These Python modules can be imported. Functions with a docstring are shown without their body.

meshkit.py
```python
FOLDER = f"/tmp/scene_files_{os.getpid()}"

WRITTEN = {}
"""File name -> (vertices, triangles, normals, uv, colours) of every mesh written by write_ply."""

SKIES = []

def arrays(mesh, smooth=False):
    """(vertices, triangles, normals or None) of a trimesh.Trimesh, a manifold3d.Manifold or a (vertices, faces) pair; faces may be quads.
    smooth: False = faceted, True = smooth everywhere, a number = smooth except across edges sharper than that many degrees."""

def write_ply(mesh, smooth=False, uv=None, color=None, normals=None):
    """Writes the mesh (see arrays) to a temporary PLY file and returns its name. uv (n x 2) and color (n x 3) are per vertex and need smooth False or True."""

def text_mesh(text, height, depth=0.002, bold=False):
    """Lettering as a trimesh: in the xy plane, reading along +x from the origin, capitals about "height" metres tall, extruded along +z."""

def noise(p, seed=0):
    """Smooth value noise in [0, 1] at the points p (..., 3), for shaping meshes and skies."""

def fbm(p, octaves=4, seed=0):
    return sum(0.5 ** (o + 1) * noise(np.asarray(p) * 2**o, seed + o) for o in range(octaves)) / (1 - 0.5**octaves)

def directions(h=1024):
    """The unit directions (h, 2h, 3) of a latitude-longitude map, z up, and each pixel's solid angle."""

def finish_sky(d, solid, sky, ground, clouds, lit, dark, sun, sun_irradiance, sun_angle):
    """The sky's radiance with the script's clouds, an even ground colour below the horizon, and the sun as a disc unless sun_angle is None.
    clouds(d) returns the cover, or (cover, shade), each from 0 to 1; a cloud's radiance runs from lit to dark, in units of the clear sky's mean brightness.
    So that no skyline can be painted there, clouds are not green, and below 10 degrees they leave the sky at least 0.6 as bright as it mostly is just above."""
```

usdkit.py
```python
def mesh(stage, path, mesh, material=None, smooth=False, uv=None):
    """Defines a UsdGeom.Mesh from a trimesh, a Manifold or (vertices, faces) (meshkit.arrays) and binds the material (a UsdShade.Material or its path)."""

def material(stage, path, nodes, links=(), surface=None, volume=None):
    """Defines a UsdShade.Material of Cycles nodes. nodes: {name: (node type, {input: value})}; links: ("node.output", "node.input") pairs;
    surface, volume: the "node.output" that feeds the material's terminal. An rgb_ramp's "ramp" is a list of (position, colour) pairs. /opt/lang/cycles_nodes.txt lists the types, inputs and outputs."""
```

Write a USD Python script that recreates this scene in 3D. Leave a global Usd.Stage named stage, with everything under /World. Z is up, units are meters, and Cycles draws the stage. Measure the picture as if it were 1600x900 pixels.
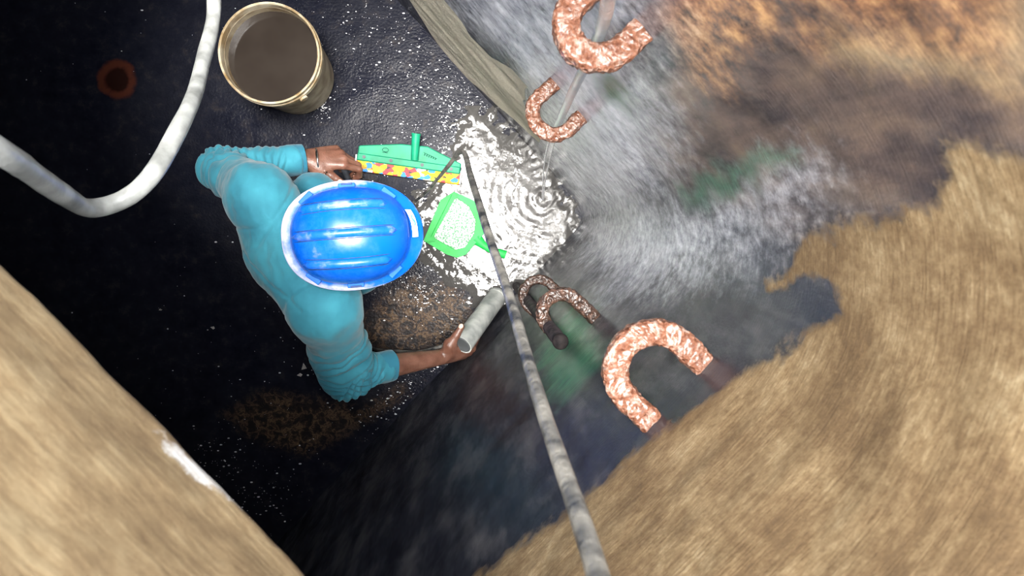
import math, random
import numpy as np, trimesh, usdkit, meshkit
import manifold3d
from manifold3d import Manifold
from pxr import Usd, UsdGeom, UsdLux, UsdShade, Gf, Sdf, Vt
from shapely.geometry import Polygon, Point

stage = Usd.Stage.CreateInMemory()
UsdGeom.SetStageUpAxis(stage, 'Z')
UsdGeom.Xform.Define(stage, '/World')
UsdGeom.Scope.Define(stage, '/World/Looks')
rng = np.random.default_rng(7)

# ------------------------------------------------------------------ camera
F, CH = 1110.0, 2.45                       # focal length in pixels of a 1600 wide frame, eye height over the tank floor
d0 = np.array([(755 - 800) / F, (450 - 371) / F, -1.0]); d0 /= np.linalg.norm(d0)
dn = np.array([0, 0, -1.0])
v_ = np.cross(d0, dn); c_ = d0 @ dn
K_ = np.array([[0, -v_[2], v_[1]], [v_[2], 0, -v_[0]], [-v_[1], v_[0], 0]])
R = np.eye(3) + K_ + K_ @ K_ / (1 + c_)
EYE = np.array([0, 0, CH])
cam = UsdGeom.Camera.Define(stage, '/World/camera')
m4 = np.eye(4); m4[:3, :3] = R; m4[:3, 3] = EYE
cam.AddTransformOp().Set(Gf.Matrix4d(*[float(x) for x in m4.T.ravel()]))
cam.CreateHorizontalApertureAttr(36.0); cam.CreateVerticalApertureAttr(20.25)
cam.CreateFocalLengthAttr(F / 1600 * 36)
cam.CreateFStopAttr(8.0); cam.CreateFocusDistanceAttr(1.6)
cam.CreateClippingRangeAttr((0.02, 1000))
cam.CreateExposureAttr(3.0)

# ------------------------------------------------------------------ daylight
def sky_light():
    m = usdkit.material(stage, '/World/Looks/sky', {
        'tc': ('texture_coordinate', {}),
        'n': ('noise_texture', {'scale': 2.2, 'detail': 4.0}),
        'r': ('rgb_ramp', {'ramp': [(0.35, (0.86, 0.93, 1.0)), (0.65, (1.0, 0.99, 0.97))]}),
        'x': ('separate_xyz', {}), 'g': ('map_range', {'from_min': 0.0, 'from_max': 1.0, 'to_min': 0.33, 'to_max': 1.0, 'clamp': True}),
        's': ('math', {'math_type': 'multiply', 'value2': 1.6}),      # an overcast sky: three times brighter overhead than at the horizon
        'b': ('background_shader', {})},
        [('tc.generated', 'n.vector'), ('n.fac', 'r.fac'), ('r.color', 'b.color'), ('tc.generated', 'x.vector'), ('x.z', 'g.value'), ('g.result', 's.value1'), ('s.value', 'b.strength')], surface='b.background')
    dl = UsdLux.DomeLight.Define(stage, '/World/sky')
    dl.CreateIntensityAttr(1.0)
    UsdShade.MaterialBindingAPI.Apply(dl.GetPrim()).Bind(m)
    return dl
sky_light()
SUN_ON = True
if SUN_ON:
    sun = UsdLux.DistantLight.Define(stage, '/World/sun')
    sun.CreateIntensityAttr(3.6); sun.CreateAngleAttr(27.0); sun.CreateColorAttr(Gf.Vec3f(1, 0.96, 0.9))
    SD = np.array([-0.02, 0.02, -1.0])           # the way the light of the veiled, almost overhead sun travels
    def aim(prim, d):
        d = d / np.linalg.norm(d); z = -d; x = np.cross([0, 1, 0], z); x /= np.linalg.norm(x); y = np.cross(z, x)
        m = np.eye(4); m[0, :3] = x; m[1, :3] = y; m[2, :3] = z
        UsdGeom.Xformable(prim).AddTransformOp().Set(Gf.Matrix4d(*[float(q) for q in m.ravel()]))
    aim(sun, SD)

# ------------------------------------------------------------------ helpers
def ray(px, py):
    d = R @ np.array([(px - 800) / F, (450 - py) / F, -1.0]); return d / -d[2]
def at(px, py, z=0.0):
    return EYE + ray(px, py) * (CH - z)

used = {}
def path_of(name, parent=None):
    base = (parent.GetPath().pathString if parent is not None else '/World') + '/' + name
    n = used.get(base, 0); used[base] = n + 1
    return base if n == 0 else f'{base}_{n:03d}'
def tag(o, label=None, cat=None, group=None, kind=None):
    o = o.GetPrim() if hasattr(o, 'GetPrim') else o
    for k, v in (('label', label), ('category', cat), ('group', group), ('kind', kind)):
        if v: o.SetCustomDataByKey(k, v)
    return o
def thing(name, label, cat, loc=(0, 0, 0), group=None):
    x = UsdGeom.Xform.Define(stage, path_of(name)); x.AddTranslateOp().Set(Gf.Vec3d(*map(float, loc)))
    return tag(x, label, cat, group)
def obj(name, mesh, mat, parent=None, smooth=35, loc=None, label=None, prim=None):
    """one Mesh prim; loc: the parent's place, taken off the vertices"""
    if isinstance(mesh, Manifold):
        mm = mesh.to_mesh(); mesh = trimesh.Trimesh(mm.vert_properties[:, :3], mm.tri_verts, process=False)
    if isinstance(mesh, tuple): 
        v, f = np.asarray(mesh[0], float), np.asarray(mesh[1], int)
        if f.shape[1] == 4: f = np.vstack([f[:, [0, 1, 2]], f[:, [0, 2, 3]]])
        mesh = trimesh.Trimesh(v, f, process=False)
    if parent is not None:
        top = parent
        while top.GetParent().GetPath().pathString != '/World': top = top.GetParent()
        if top.IsA(UsdGeom.Xform):
            t = np.array(UsdGeom.Xformable(top).GetLocalTransformation().ExtractTranslation())
            mesh = mesh.copy(); mesh.vertices = mesh.vertices - t
    if prim: smooth = True
    m = usdkit.mesh(stage, path_of(name, parent), mesh, mat, smooth=smooth)
    for k, a in (prim or {}).items():
        a = np.asarray(a, np.float32)
        if a.ndim == 2: UsdGeom.PrimvarsAPI(m).CreatePrimvar(k, Sdf.ValueTypeNames.Vector3fArray, 'vertex').Set(Vt.Vec3fArray.FromNumpy(np.ascontiguousarray(a)))
        else: UsdGeom.PrimvarsAPI(m).CreatePrimvar(k, Sdf.ValueTypeNames.FloatArray, 'vertex').Set(Vt.FloatArray.FromNumpy(np.ascontiguousarray(a)))
    if label: tag(m, label)
    return m.GetPrim()
def cat(*ms):
    return trimesh.util.concatenate([x for x in ms])
def grid_faces(nu, nv, close_u=False):
    u = np.arange(nu if close_u else nu - 1); v = np.arange(nv - 1)
    U, V = np.meshgrid(u, v, indexing='ij'); U2 = (U + 1) % nu
    a, b, c, d = U * nv + V, U2 * nv + V, U2 * nv + V + 1, U * nv + V + 1
    return np.stack([a, b, c, d], -1).reshape(-1, 4)
def tri(f): return np.vstack([f[:, [0, 1, 2]], f[:, [0, 2, 3]]])
def spline(pts, n):
    from scipy.interpolate import CubicSpline
    pts = np.asarray(pts, float); t = np.r_[0, np.cumsum(np.linalg.norm(np.diff(pts, axis=0), axis=1) ** 0.6)]
    return CubicSpline(t, pts)(np.linspace(0, t[-1], n))
def tube(P, r, n=14, cap=True, shape=None):
    """swept round tube along the points P with radius r (number or per point); shape(k, angles) -> radial factors"""
    P = np.asarray(P, float); N = len(P); r = np.broadcast_to(r, N)
    T = np.gradient(P, axis=0); T /= np.linalg.norm(T, axis=1, keepdims=True)
    a = np.array([0, 0, 1.0]) if abs(T[0, 2]) < 0.9 else np.array([1.0, 0, 0])
    x = np.cross(T[0], a); x /= np.linalg.norm(x); rings = []
    ang = np.linspace(0, 2 * np.pi, n, endpoint=False)
    for k in range(N):
        x = x - T[k] * (x @ T[k]); x /= np.linalg.norm(x); y = np.cross(T[k], x)
        rr = r[k] * (shape(k, ang) if shape else np.ones(n))
        rings.append(P[k] + np.outer(rr * np.cos(ang), x) + np.outer(rr * np.sin(ang), y))
    v = np.array(rings).transpose(1, 0, 2).reshape(-1, 3)
    f = [tri(grid_faces(n, N, True)[:, ::-1])]
    if cap:
        v = np.vstack([v, P[0], P[-1]]); i = np.arange(n); j = (i + 1) % n
        f.append(np.c_[np.full(n, len(v) - 2), i * N, j * N]); f.append(np.c_[np.full(n, len(v) - 1), j * N + N - 1, i * N + N - 1])
    m = trimesh.Trimesh(v, np.vstack(f), process=False); m.fix_normals(); return m
def lathe(prof, n=64, center=(0, 0, 0)):
    prof = np.asarray(prof, float); a = np.linspace(0, 2 * np.pi, n, endpoint=False)
    v = np.stack([np.outer(np.cos(a), prof[:, 0]), np.outer(np.sin(a), prof[:, 0]), np.tile(prof[:, 1], (n, 1))], -1).reshape(-1, 3) + center
    m = trimesh.Trimesh(v, tri(grid_faces(n, len(prof), True)), process=True); m.fix_normals(); return m
def bevel_poly(poly, h, b=0.002, z0=0.0):
    """extruded polygon with a chamfered top edge, standing on z0"""
    parts = []
    low = trimesh.creation.extrude_polygon(poly, h - b, engine='earcut'); low.apply_translation([0, 0, z0])
    inn = poly.buffer(-b, join_style=2)
    if inn.is_empty or inn.geom_type != 'Polygon' or len(inn.exterior.coords) != len(poly.exterior.coords):
        return low
    o = np.array(poly.exterior.coords)[:-1]; q = np.array(inn.exterior.coords)[:-1]
    o3 = np.c_[o, np.full(len(o), z0 + h - b)]; q3 = np.c_[q, np.full(len(q), z0 + h)]
    hull = Manifold.hull_points(np.vstack([o3, q3]))
    mm = hull.to_mesh(); return cat(low, trimesh.Trimesh(mm.vert_properties[:, :3], mm.tri_verts, process=False))
def rounded_box(size, r=0.002, n=2):
    hx, hy, hz = np.array(size) / 2 - r
    s = trimesh.creation.icosphere(subdivisions=n, radius=r).vertices
    return trimesh.Trimesh(*[x for x in (lambda mm: (mm.vert_properties[:, :3], mm.tri_verts))(Manifold.hull_points(np.vstack([s + [a * hx, b * hy, c * hz] for a in (-1, 1) for b in (-1, 1) for c in (-1, 1)])).to_mesh())], process=False)

L = '/World/Looks/'
def mat(name, nodes, links, surface='p.BSDF'):
    return usdkit.material(stage, L + name, nodes, links, surface=surface)
def basic(name, c1, c2, scale=12.0, rough=0.5, bump=0.0, bscale=60.0, detail=5.0, **p):
    """principled colour that wanders between c1 and c2 with noise in object space, optional bump"""
    nodes = {'tc': ('texture_coordinate', {}), 'n': ('noise_texture', {'scale': scale, 'detail': detail}),
             'r': ('rgb_ramp', {'ramp': [(0.35, c1), (0.65, c2)]}), 'p': ('principled_bsdf', {'roughness': rough, **p})}
    links = [('tc.object', 'n.vector'), ('n.fac', 'r.fac'), ('r.color', 'p.base_color')]
    if bump:
        nodes['n2'] = ('noise_texture', {'scale': bscale, 'detail': 4.0}); nodes['b'] = ('bump', {'strength': bump, 'distance': 0.003})
        links += [('tc.object', 'n2.vector'), ('n2.fac', 'b.height'), ('b.normal', 'p.normal')]
    return mat(name, nodes, links)

# ------------------------------------------------------------------ the tank: two visible walls that meet in a rounded corner
def line2(a, b):
    a, b = at(*a), at(*b); t = (b - a)[:2]; t /= np.linalg.norm(t); return a[:2], t
pa, tA = line2((600, -25), (840, 245)); pb, tB = line2((890, 371), (694, 575))
nA = np.array([-tA[1], tA[0]]); nA *= np.sign(nA @ pa); nB = np.array([-tB[1], tB[0]]); nB *= np.sign(nB @ pb)
tA = -tA                                            # both run away from the corner
A0, B0, BAT = nA @ pa, nB @ pb, 0.092
def bz(z): return B0 + BAT * z
MAB = np.linalg.inv(np.array([nA, nB]))
def corner(z):
    z = np.asarray(z, float); return np.stack([np.full(z.shape, A0), bz(z)], -1) @ MAB.T
def onwall(px, py):
    """pixel -> (which, s, z, point) on the first wall the line of sight meets; s < 0 on the right wall, > 0 on the front wall"""
    d = ray(px, py); t = np.linspace(0.02, 3.2, 6400); P = EYE + np.outer(t, d); z = P[:, 2]
    uv = (P[:, :2] - corner(z)) @ np.linalg.inv(np.array([tA, tB])); rf = 0.085 + 0.11 * np.clip(z, 0, 2)
    q = np.sqrt(np.clip(uv, 0, None) / rf[:, None])
    k = int(np.argmax(~((uv > 0).all(1) & ((uv > rf[:, None]).any(1) | (q.sum(1) > 1)))))
    u, v = np.clip(uv[k], 0, None); r = rf[k]
    if u < r and v < r:
        a = math.sqrt(v) / max(math.sqrt(u) + math.sqrt(v), 1e-9); sw = -r + 2 * r * a
    else: sw = v if v > u else -u
    return ('A' if sw < 0 else 'B'), sw, z[k], P[k]
def wallpoly(pts): return Polygon([onwall(*q)[1:3] for q in pts])
ZTOP = 2.7
def contour(s, z, off=0.0):
    """plan point of wall coordinate s at height z"""
    c = corner(z); s = np.asarray(s); RF = 0.085 + 0.11 * np.clip(np.asarray(z, float), 0, 2)
    t = np.clip((s + RF) / (2 * RF), 0, 1)[..., None]
    a, b = c + tA * RF[..., None], c + tB * RF[..., None]
    arc = (1 - t) ** 2 * a + 2 * t * (1 - t) * c + t ** 2 * b
    return np.where((s < -RF)[..., None], c + tA * -s[..., None], np.where((s > RF)[..., None], c + tB * s[..., None], arc))
def sdist(poly, pts, aspect=1.0):
    """signed distance (positive inside) of points to a polygon"""
    import shapely
    P = shapely.points(pts[:, 0], pts[:, 1]); d = shapely.distance(poly.exterior, P)
    return np.where(shapely.contains(poly, P), d, -d)

# stains and painted glare of the walls, outlined on the wall itself
DRY_B = wallpoly([(735, 898), (800, 862), (880, 800), (955, 735), (1020, 695), (1075, 655), (1140, 605), (1190, 560), (1245, 525), (1300, 505), (1300, 470), (1255, 440), (1200, 440), (1190, 420), (1250, 385), (1330, 345), (1400, 315), (1480, 275), (1540, 255), (1700, 190), (2100, 420), (2100, 1300), (735, 1300)])
RUST_A = wallpoly([(1035, 25), (1060, 105), (1095, 130), (1140, 70), (1190, 35), (1240, 20), (1330, 5), (1500, -40), (1500, -200), (1035, -200)])
RUST_B = wallpoly([(1290, 95), (1400, 35), (1500, -10), (1640, -70), (1660, 0), (1500, 70), (1400, 92)])
PALE_A = wallpoly([(1330, 110), (1370, 60), (1460, 70), (1560, 20), (1640, -20), (1680, 60), (1560, 90), (1450, 120), (1380, 125)])
GREEN_B = wallpoly([(850, 600), (830, 560), (870, 500), (900, 470), (930, 495), (945, 560), (900, 610), (870, 640)])
GREEN_A = wallpoly([(1065, 300), (1100, 270), (1150, 255), (1200, 240), (1240, 245), (1240, 270), (1170, 300), (1110, 325), (1070, 325)])
GREEN_C = wallpoly([(930, 125), (965, 115), (1000, 160), (985, 185), (950, 165)])
BROWNWET = wallpoly([(1000, 250), (1060, 130), (1150, 60), (1300, -40), (1700, -200), (1800, 100), (1560, 230), (1400, 290), (1250, 360), (1120, 330), (1060, 300)])
GLARE_A = wallpoly([(705, 20), (690, -60), (1000, -80), (1010, 40), (1000, 100), (1040, 170), (1050, 260), (1000, 330), (930, 350), (890, 340), (850, 230), (835, 150), (800, 95)])  # pale colour standing in for glare and haze on the wet wall
GLARE_B = wallpoly([(905, 345), (1000, 320), (1090, 330), (1190, 305), (1270, 285), (1200, 350), (1120, 400), (1050, 440), (970, 455), (920, 410)])  # sky sheen round the corner, put into the wall colour
MUD = wallpoly([(560, -90), (640, 0), (668, 45), (700, 96), (745, 135), (800, 185), (842, 225), (846, 215), (826, 180), (818, 158), (824, 135), (800, 108), (765, 88), (738, 60), (715, 25), (690, -5), (640, -90)])

def wall_mesh(s0, s1, name, label):
    s = np.unique(np.r_[np.linspace(s0, max(s0, -1.3), 40) if s0 < -1.3 else s0, np.arange(max(s0, -1.3), min(s1, 1.3) + 1e-9, 0.0075), np.linspace(min(s1, 1.3), s1, 40) if s1 > 1.3 else s1])
    z = np.arange(-0.02, ZTOP + 1e-9, 0.0085)
    S, Z = np.meshgrid(s, z, indexing='ij'); S, Z = S.ravel(), Z.ravel()
    P = np.c_[contour(S, Z), Z]
    out = np.where(S < 0, 0, 1)[:, None] * np.r_[nB, 0] + np.where(S < 0, 1, 0)[:, None] * np.r_[nA, 0]
    P += out * ((meshkit.fbm(np.c_[S * 6, Z * 9, S * 0], 4, 3) - 0.5) * 0.012 * np.clip((np.abs(S) - 0.0) / 0.1, 0, 1))[:, None]
    C = np.c_[S, Z]; w = C + (np.c_[meshkit.fbm(np.c_[C * 14, S * 0], 4, 5), meshkit.fbm(np.c_[C * 14, S * 0 + 9], 4, 6)] - 0.5) * [0.10, 0.06]
    prim = {'wc': np.c_[S, Z, S * 0], 'dry': sdist(DRY_B, w), 'rust': np.maximum(sdist(RUST_A, w), sdist(RUST_B, w)), 'pale': sdist(PALE_A, w), 'lime_glare': np.maximum(sdist(GLARE_A, C), sdist(GLARE_B, w)), 'brownwet': sdist(BROWNWET, w),
            'green': np.maximum(np.maximum(sdist(GREEN_B, w), sdist(GREEN_A, w)), sdist(GREEN_C, w)), 'mud': sdist(MUD, C + (w - C) * 0.25)}
    m = trimesh.Trimesh(P, tri(grid_faces(len(s), len(z))), process=False)
    if m.face_normals[len(m.faces) // 2] @ (EYE - m.triangles_center[len(m.faces) // 2]) < 0: m.invert()
    o = obj(name, m, M_wall, prim=prim); tag(o, label, 'wall', kind='structure')

def field(nodes, links, name, lo, hi, key):
    """0..1 mask of a signed-distance primvar, its edge broken by noise"""
    nodes[key + 'a'] = ('attribute', {'attribute': name}); nodes[key + 's'] = ('math', {'math_type': 'multiply_add', 'value2': 0.06})
    nodes[key + 'm'] = ('map_range', {'range_type': 'smoothstep', 'from_min': lo, 'from_max': hi, 'clamp': True})
    nodes[key + 'n'] = ('math', {'math_type': 'subtract', 'value2': 0.5})
    links += [('edge.fac', key + 'n.value1'), (key + 'n.value', key + 's.value1'), (key + 'a.fac', key + 's.value3'), (key + 's.value', key + 'm.value')]
    return key + 'm.result'
def mixc(nodes, links, key, fac, a, b):
    nodes[key] = ('mix_color', {})
    for src, dst in ((fac, 'fac'), (a, 'a'), (b, 'b')):
        if isinstance(src, str): links.append((src, f'{key}.{dst}'))
        else: nodes[key][1][dst] = src
    return key + '.result'
def wall_material():
    n, l = {}, []
    n['wc'] = ('attribute', {'attribute': 'wc'})
    n['edge'] = ('noise_texture', {'scale': 38.0, 'detail': 6.0, 'roughness': 0.7}); l.append(('wc.vector', 'edge.vector'))
    n['mp'] = ('mapping', {'mapping_type': 'point', 'scale': (11.0, 330.0, 1.0)}); l.append(('wc.vector', 'mp.vector'))
    n['streak'] = ('noise_texture', {'scale': 1.0, 'detail': 6.0, 'roughness': 0.65}); l.append(('mp.vector', 'streak.vector'))
    n['mp2'] = ('mapping', {'mapping_type': 'point', 'scale': (10.0, 4.0, 1.0)}); l.append(('wc.vector', 'mp2.vector'))
    n['cloud'] = ('noise_texture', {'scale': 1.4, 'detail': 7.0, 'roughness': 0.6}); l.append(('mp2.vector', 'cloud.vector'))
    n['grain'] = ('noise_texture', {'scale': 220.0, 'detail': 3.0}); l.append(('wc.vector', 'grain.vector'))
    n['dryc'] = ('rgb_ramp', {'ramp': [(0.36, (0.070, 0.041, 0.018)), (0.47, (0.140, 0.088, 0.041)), (0.54, (0.22, 0.152, 0.078)), (0.64, (0.40, 0.315, 0.19))]})
    n['cl2'] = ('noise_texture', {'scale': 7.0, 'detail': 8.0, 'roughness': 0.68}); l.append(('wc.vector', 'cl2.vector'))
    n['mid'] = ('noise_texture', {'scale': 60.0, 'detail': 7.0, 'roughness': 0.75}); n['mp3'] = ('mapping', {'mapping_type': 'point', 'scale': (1.0, 1.8, 1.0)}); l += [('wc.vector', 'mp3.vector'), ('mp3.vector', 'mid.vector')]
    n['drym0'] = ('mix_color', {'fac': 0.42}); n['drym'] = ('mix_color', {'fac': 0.16}); l += [('cl2.fac', 'drym0.a'), ('mid.fac', 'drym0.b'), ('drym0.result', 'drym.a'), ('streak.fac', 'drym.b'), ('drym.result', 'dryc.fac')]
    n['wetc'] = ('rgb_ramp', {'ramp': [(0.3, (0.010, 0.011, 0.017)), (0.52, (0.020, 0.021, 0.028)), (0.72, (0.075, 0.072, 0.078))]}); l.append(('cloud.fac', 'wetc.fac'))
    n['rustc'] = ('rgb_ramp', {'ramp': [(0.36, (0.05, 0.035, 0.032)), (0.5, (0.26, 0.13, 0.065)), (0.66, (0.52, 0.30, 0.14))]}); l.append(('edge.fac', 'rustc.fac'))
    n['greenc'] = ('rgb_ramp', {'ramp': [(0.35, (0.02, 0.05, 0.04)), (0.6, (0.05, 0.15, 0.09)), (0.75, (0.12, 0.22, 0.15))]}); l.append(('streak.fac', 'greenc.fac'))
    n['mudc'] = ('rgb_ramp', {'ramp': [(0.3, (0.36, 0.32, 0.25)), (0.5, (0.50, 0.45, 0.36)), (0.75, (0.70, 0.65, 0.55))]}); l.append(('grain.fac', 'mudc.fac'))
    n['bwc'] = ('rgb_ramp', {'ramp': [(0.34, (0.034, 0.028, 0.030)), (0.5, (0.085, 0.062, 0.054)), (0.68, (0.18, 0.125, 0.09))]}); l.append(('cloud.fac', 'bwc.fac'))
    c0 = mixc(n, l, 'c0', field(n, l, 'brownwet', -0.08, 0.08, 'bw'), 'wetc.color', 'bwc.color'); n['bws'][1]['value2'] = 0.15
    c = mixc(n, l, 'c1', field(n, l, 'rust', -0.05, 0.05, 'ru'), c0, 'rustc.color')
    n['glarec'] = ('rgb_ramp', {'ramp': [(0.34, (0.13, 0.135, 0.165)), (0.48, (0.42, 0.43, 0.48)), (0.66, (0.74, 0.75, 0.79))]}); n['glarex'] = ('mix_color', {'fac': 0.4}); l += [('edge.fac', 'glarex.a'), ('cloud.fac', 'glarex.b'), ('glarex.result', 'glarec.fac')]
    c = mixc(n, l, 'c1b', field(n, l, 'lime_glare', -0.10, 0.16, 'lm'), c, 'glarec.color'); n['lms'][1]['value2'] = 0.25  # blends the painted glare over the wet wall colour
    c = mixc(n, l, 'c2', field(n, l, 'green', -0.03, 0.05, 'gr'), c, 'greenc.color')
    c = mixc(n, l, 'c2b', field(n, l, 'pale', -0.03, 0.06, 'pl'), c, (0.30, 0.24, 0.15))
    fd = field(n, l, 'dry', -0.006, 0.02, 'dr'); c = mixc(n, l, 'c3', fd, c, 'dryc.color')
    fm = field(n, l, 'mud', -0.002, 0.004, 'mu'); n['mus'][1]['value2'] = 0.006
    c = mixc(n, l, 'c4', fm, c, 'mudc.color')
    n['mx'] = ('math', {'math_type': 'maximum'}); l += [(fd, 'mx.value1'), (fm, 'mx.value2')]
    n['rg'] = ('map_range', {'from_min': 0.0, 'from_max': 1.0, 'to_min': 0.24, 'to_max': 0.75}); l.append(('mx.value', 'rg.value'))
    n['rv'] = ('math', {'math_type': 'multiply_add', 'value2': 0.22}); n['cs'] = ('math', {'math_type': 'subtract', 'value2': 0.5})
    l += [('cloud.fac', 'cs.value1'), ('cs.value', 'rv.value1'), ('rg.result', 'rv.value3')]
    n['bh'] = ('math', {'math_type': 'multiply_add', 'value2': 0.6}); l += [('grain.fac', 'bh.value1'), ('streak.fac', 'bh.value3')]
    n['b'] = ('bump', {'strength': 0.5, 'distance': 0.0022}); l.append(('bh.value', 'b.height'))
    n['p'] = ('principled_bsdf', {'specular_ior_level': 0.5}); l += [(c, 'p.base_color'), ('rv.value', 'p.roughness'), ('b.normal', 'p.normal')]
    return mat('tank_wall', n, l)
M_wall = wall_material()
FAR_C, FAR_D = 1.55, 2.05
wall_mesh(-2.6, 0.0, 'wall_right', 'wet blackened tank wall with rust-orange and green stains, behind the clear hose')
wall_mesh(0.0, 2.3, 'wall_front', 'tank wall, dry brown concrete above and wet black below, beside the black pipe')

# floor
FLOOR_BROWN = Polygon([at(*q)[:2] for q in [(560, 500), (600, 455), (650, 430), (720, 440), (745, 470), (735, 520), (690, 560), (620, 560), (570, 545)]])
FLOOR_RUST = Polygon([at(*q)[:2] for q in [(320, 640), (420, 590), (560, 620), (640, 580), (660, 620), (560, 690), (480, 730), (380, 700)]])
def floor():
    xs = np.arange(-2.6, 0.8, 0.012); ys = np.arange(-2.0, 2.0, 0.012)
    X, Y = np.meshgrid(xs, ys, indexing='ij'); X, Y = X.ravel(), Y.ravel(); C = np.c_[X, Y]
    # the floor ends under the walls and goes out to the far ones
    zz = (meshkit.fbm(np.c_[C * 9, X * 0], 5, 11) - 0.5) * 0.006
    m = trimesh.Trimesh(np.c_[C, zz - 0.001], tri(grid_faces(len(xs), len(ys))), process=False)
    keep = (C @ nA < A0 + 0.03) & (C @ nB < B0 + 0.03) & (C @ -nA < FAR_C + 0.05) & (C @ -nB < FAR_D + 0.05)
    m.update_faces(keep[m.faces].all(1)); m.remove_unreferenced_vertices(); C = m.vertices[:, :2].view(np.ndarray); X = C[:, 0]
    ring = at(183, 125)[:2]; rr = np.hypot(*(C - ring).T) + (meshkit.fbm(np.c_[C * 30, X * 0], 3, 12) - 0.5) * 0.02
    prim = {'brown': np.maximum(sdist(FLOOR_BROWN, C), sdist(FLOOR_RUST, C) - 0.03), 'ring': 0.016 - np.abs(rr - 0.052), 'disc': 0.055 - rr}
    n, l = {'g': ('geometry', {})}, []
    n['edge'] = ('noise_texture', {'scale': 22.0, 'detail': 6.0, 'roughness': 0.7}); l.append(('g.position', 'edge.vector'))
    n['cloud'] = ('noise_texture', {'scale': 3.0, 'detail': 6.0}); l.append(('g.position', 'cloud.vector'))
    n['wn'] = ('noise_texture', {'scale': 30.0, 'detail': 3.0}); n['ws'] = ('vector_math', {'math_type': 'scale', 'scale': 0.05})
    n['wob'] = ('vector_math', {'math_type': 'add'})
    l += [('g.position', 'wn.vector'), ('wn.color', 'ws.vector1'), ('g.position', 'wob.vector1'), ('ws.vector', 'wob.vector2')]
    n['v1'] = ('noise_texture', {'scale': 24.0, 'detail': 5.0, 'roughness': 0.6}); n['v2'] = ('math', {'math_type': 'subtract', 'value2': 0.5}); n['v3'] = ('math', {'math_type': 'absolute'})
    l += [('wob.vector', 'v1.vector'), ('v1.fac', 'v2.value1'), ('v2.value', 'v3.value1')]
    n['crr'] = ('rgb_ramp', {'ramp': [(0.0, (0.13, 0.085, 0.05)), (0.016, (0.075, 0.048, 0.031)), (0.05, (0.032, 0.023, 0.02)), (0.12, (0.015, 0.013, 0.014))]}); l.append(('v3.value', 'crr.fac'))
    n['base'] = ('rgb_ramp', {'ramp': [(0.35, (0.006, 0.0068, 0.013)), (0.55, (0.0105, 0.0115, 0.019)), (0.76, (0.032, 0.028, 0.029))]}); l.append(('edge.fac', 'base.fac'))
    fb = field(n, l, 'brown', -0.02, 0.05, 'br'); c = mixc(n, l, 'c1', fb, 'base.color', 'crr.color')
    fr = field(n, l, 'disc', -0.005, 0.02, 'ds'); c = mixc(n, l, 'c2', fr, c, (0.016, 0.006, 0.005))
    fg = field(n, l, 'ring', -0.004, 0.012, 'rn'); n['rns'][1]['value2'] = 0.02; n['dss'][1]['value2'] = 0.01; c = mixc(n, l, 'c3', fg, c, (0.075, 0.022, 0.013))
    n['rr'] = ('map_range', {'from_min': 0.35, 'from_max': 0.65, 'to_min': 0.14, 'to_max': 0.5, 'clamp': True}); l.append(('cloud.fac', 'rr.value'))
    n['bn'] = ('noise_texture', {'scale': 120.0, 'detail': 5.0}); l.append(('g.position', 'bn.vector'))
    n['b'] = ('bump', {'strength': 0.5, 'distance': 0.003}); l.append(('bn.fac', 'b.height'))
    n['p'] = ('principled_bsdf', {'specular_ior_level': 0.08}); l += [(c, 'p.base_color'), ('rr.result', 'p.roughness'), ('b.normal', 'p.normal')]
    tag(obj('floor', m, mat('tank_floor', n, l), prim=prim), 'wet black tank floor with brown scale and a rust ring', 'floor', kind='structure')
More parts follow.
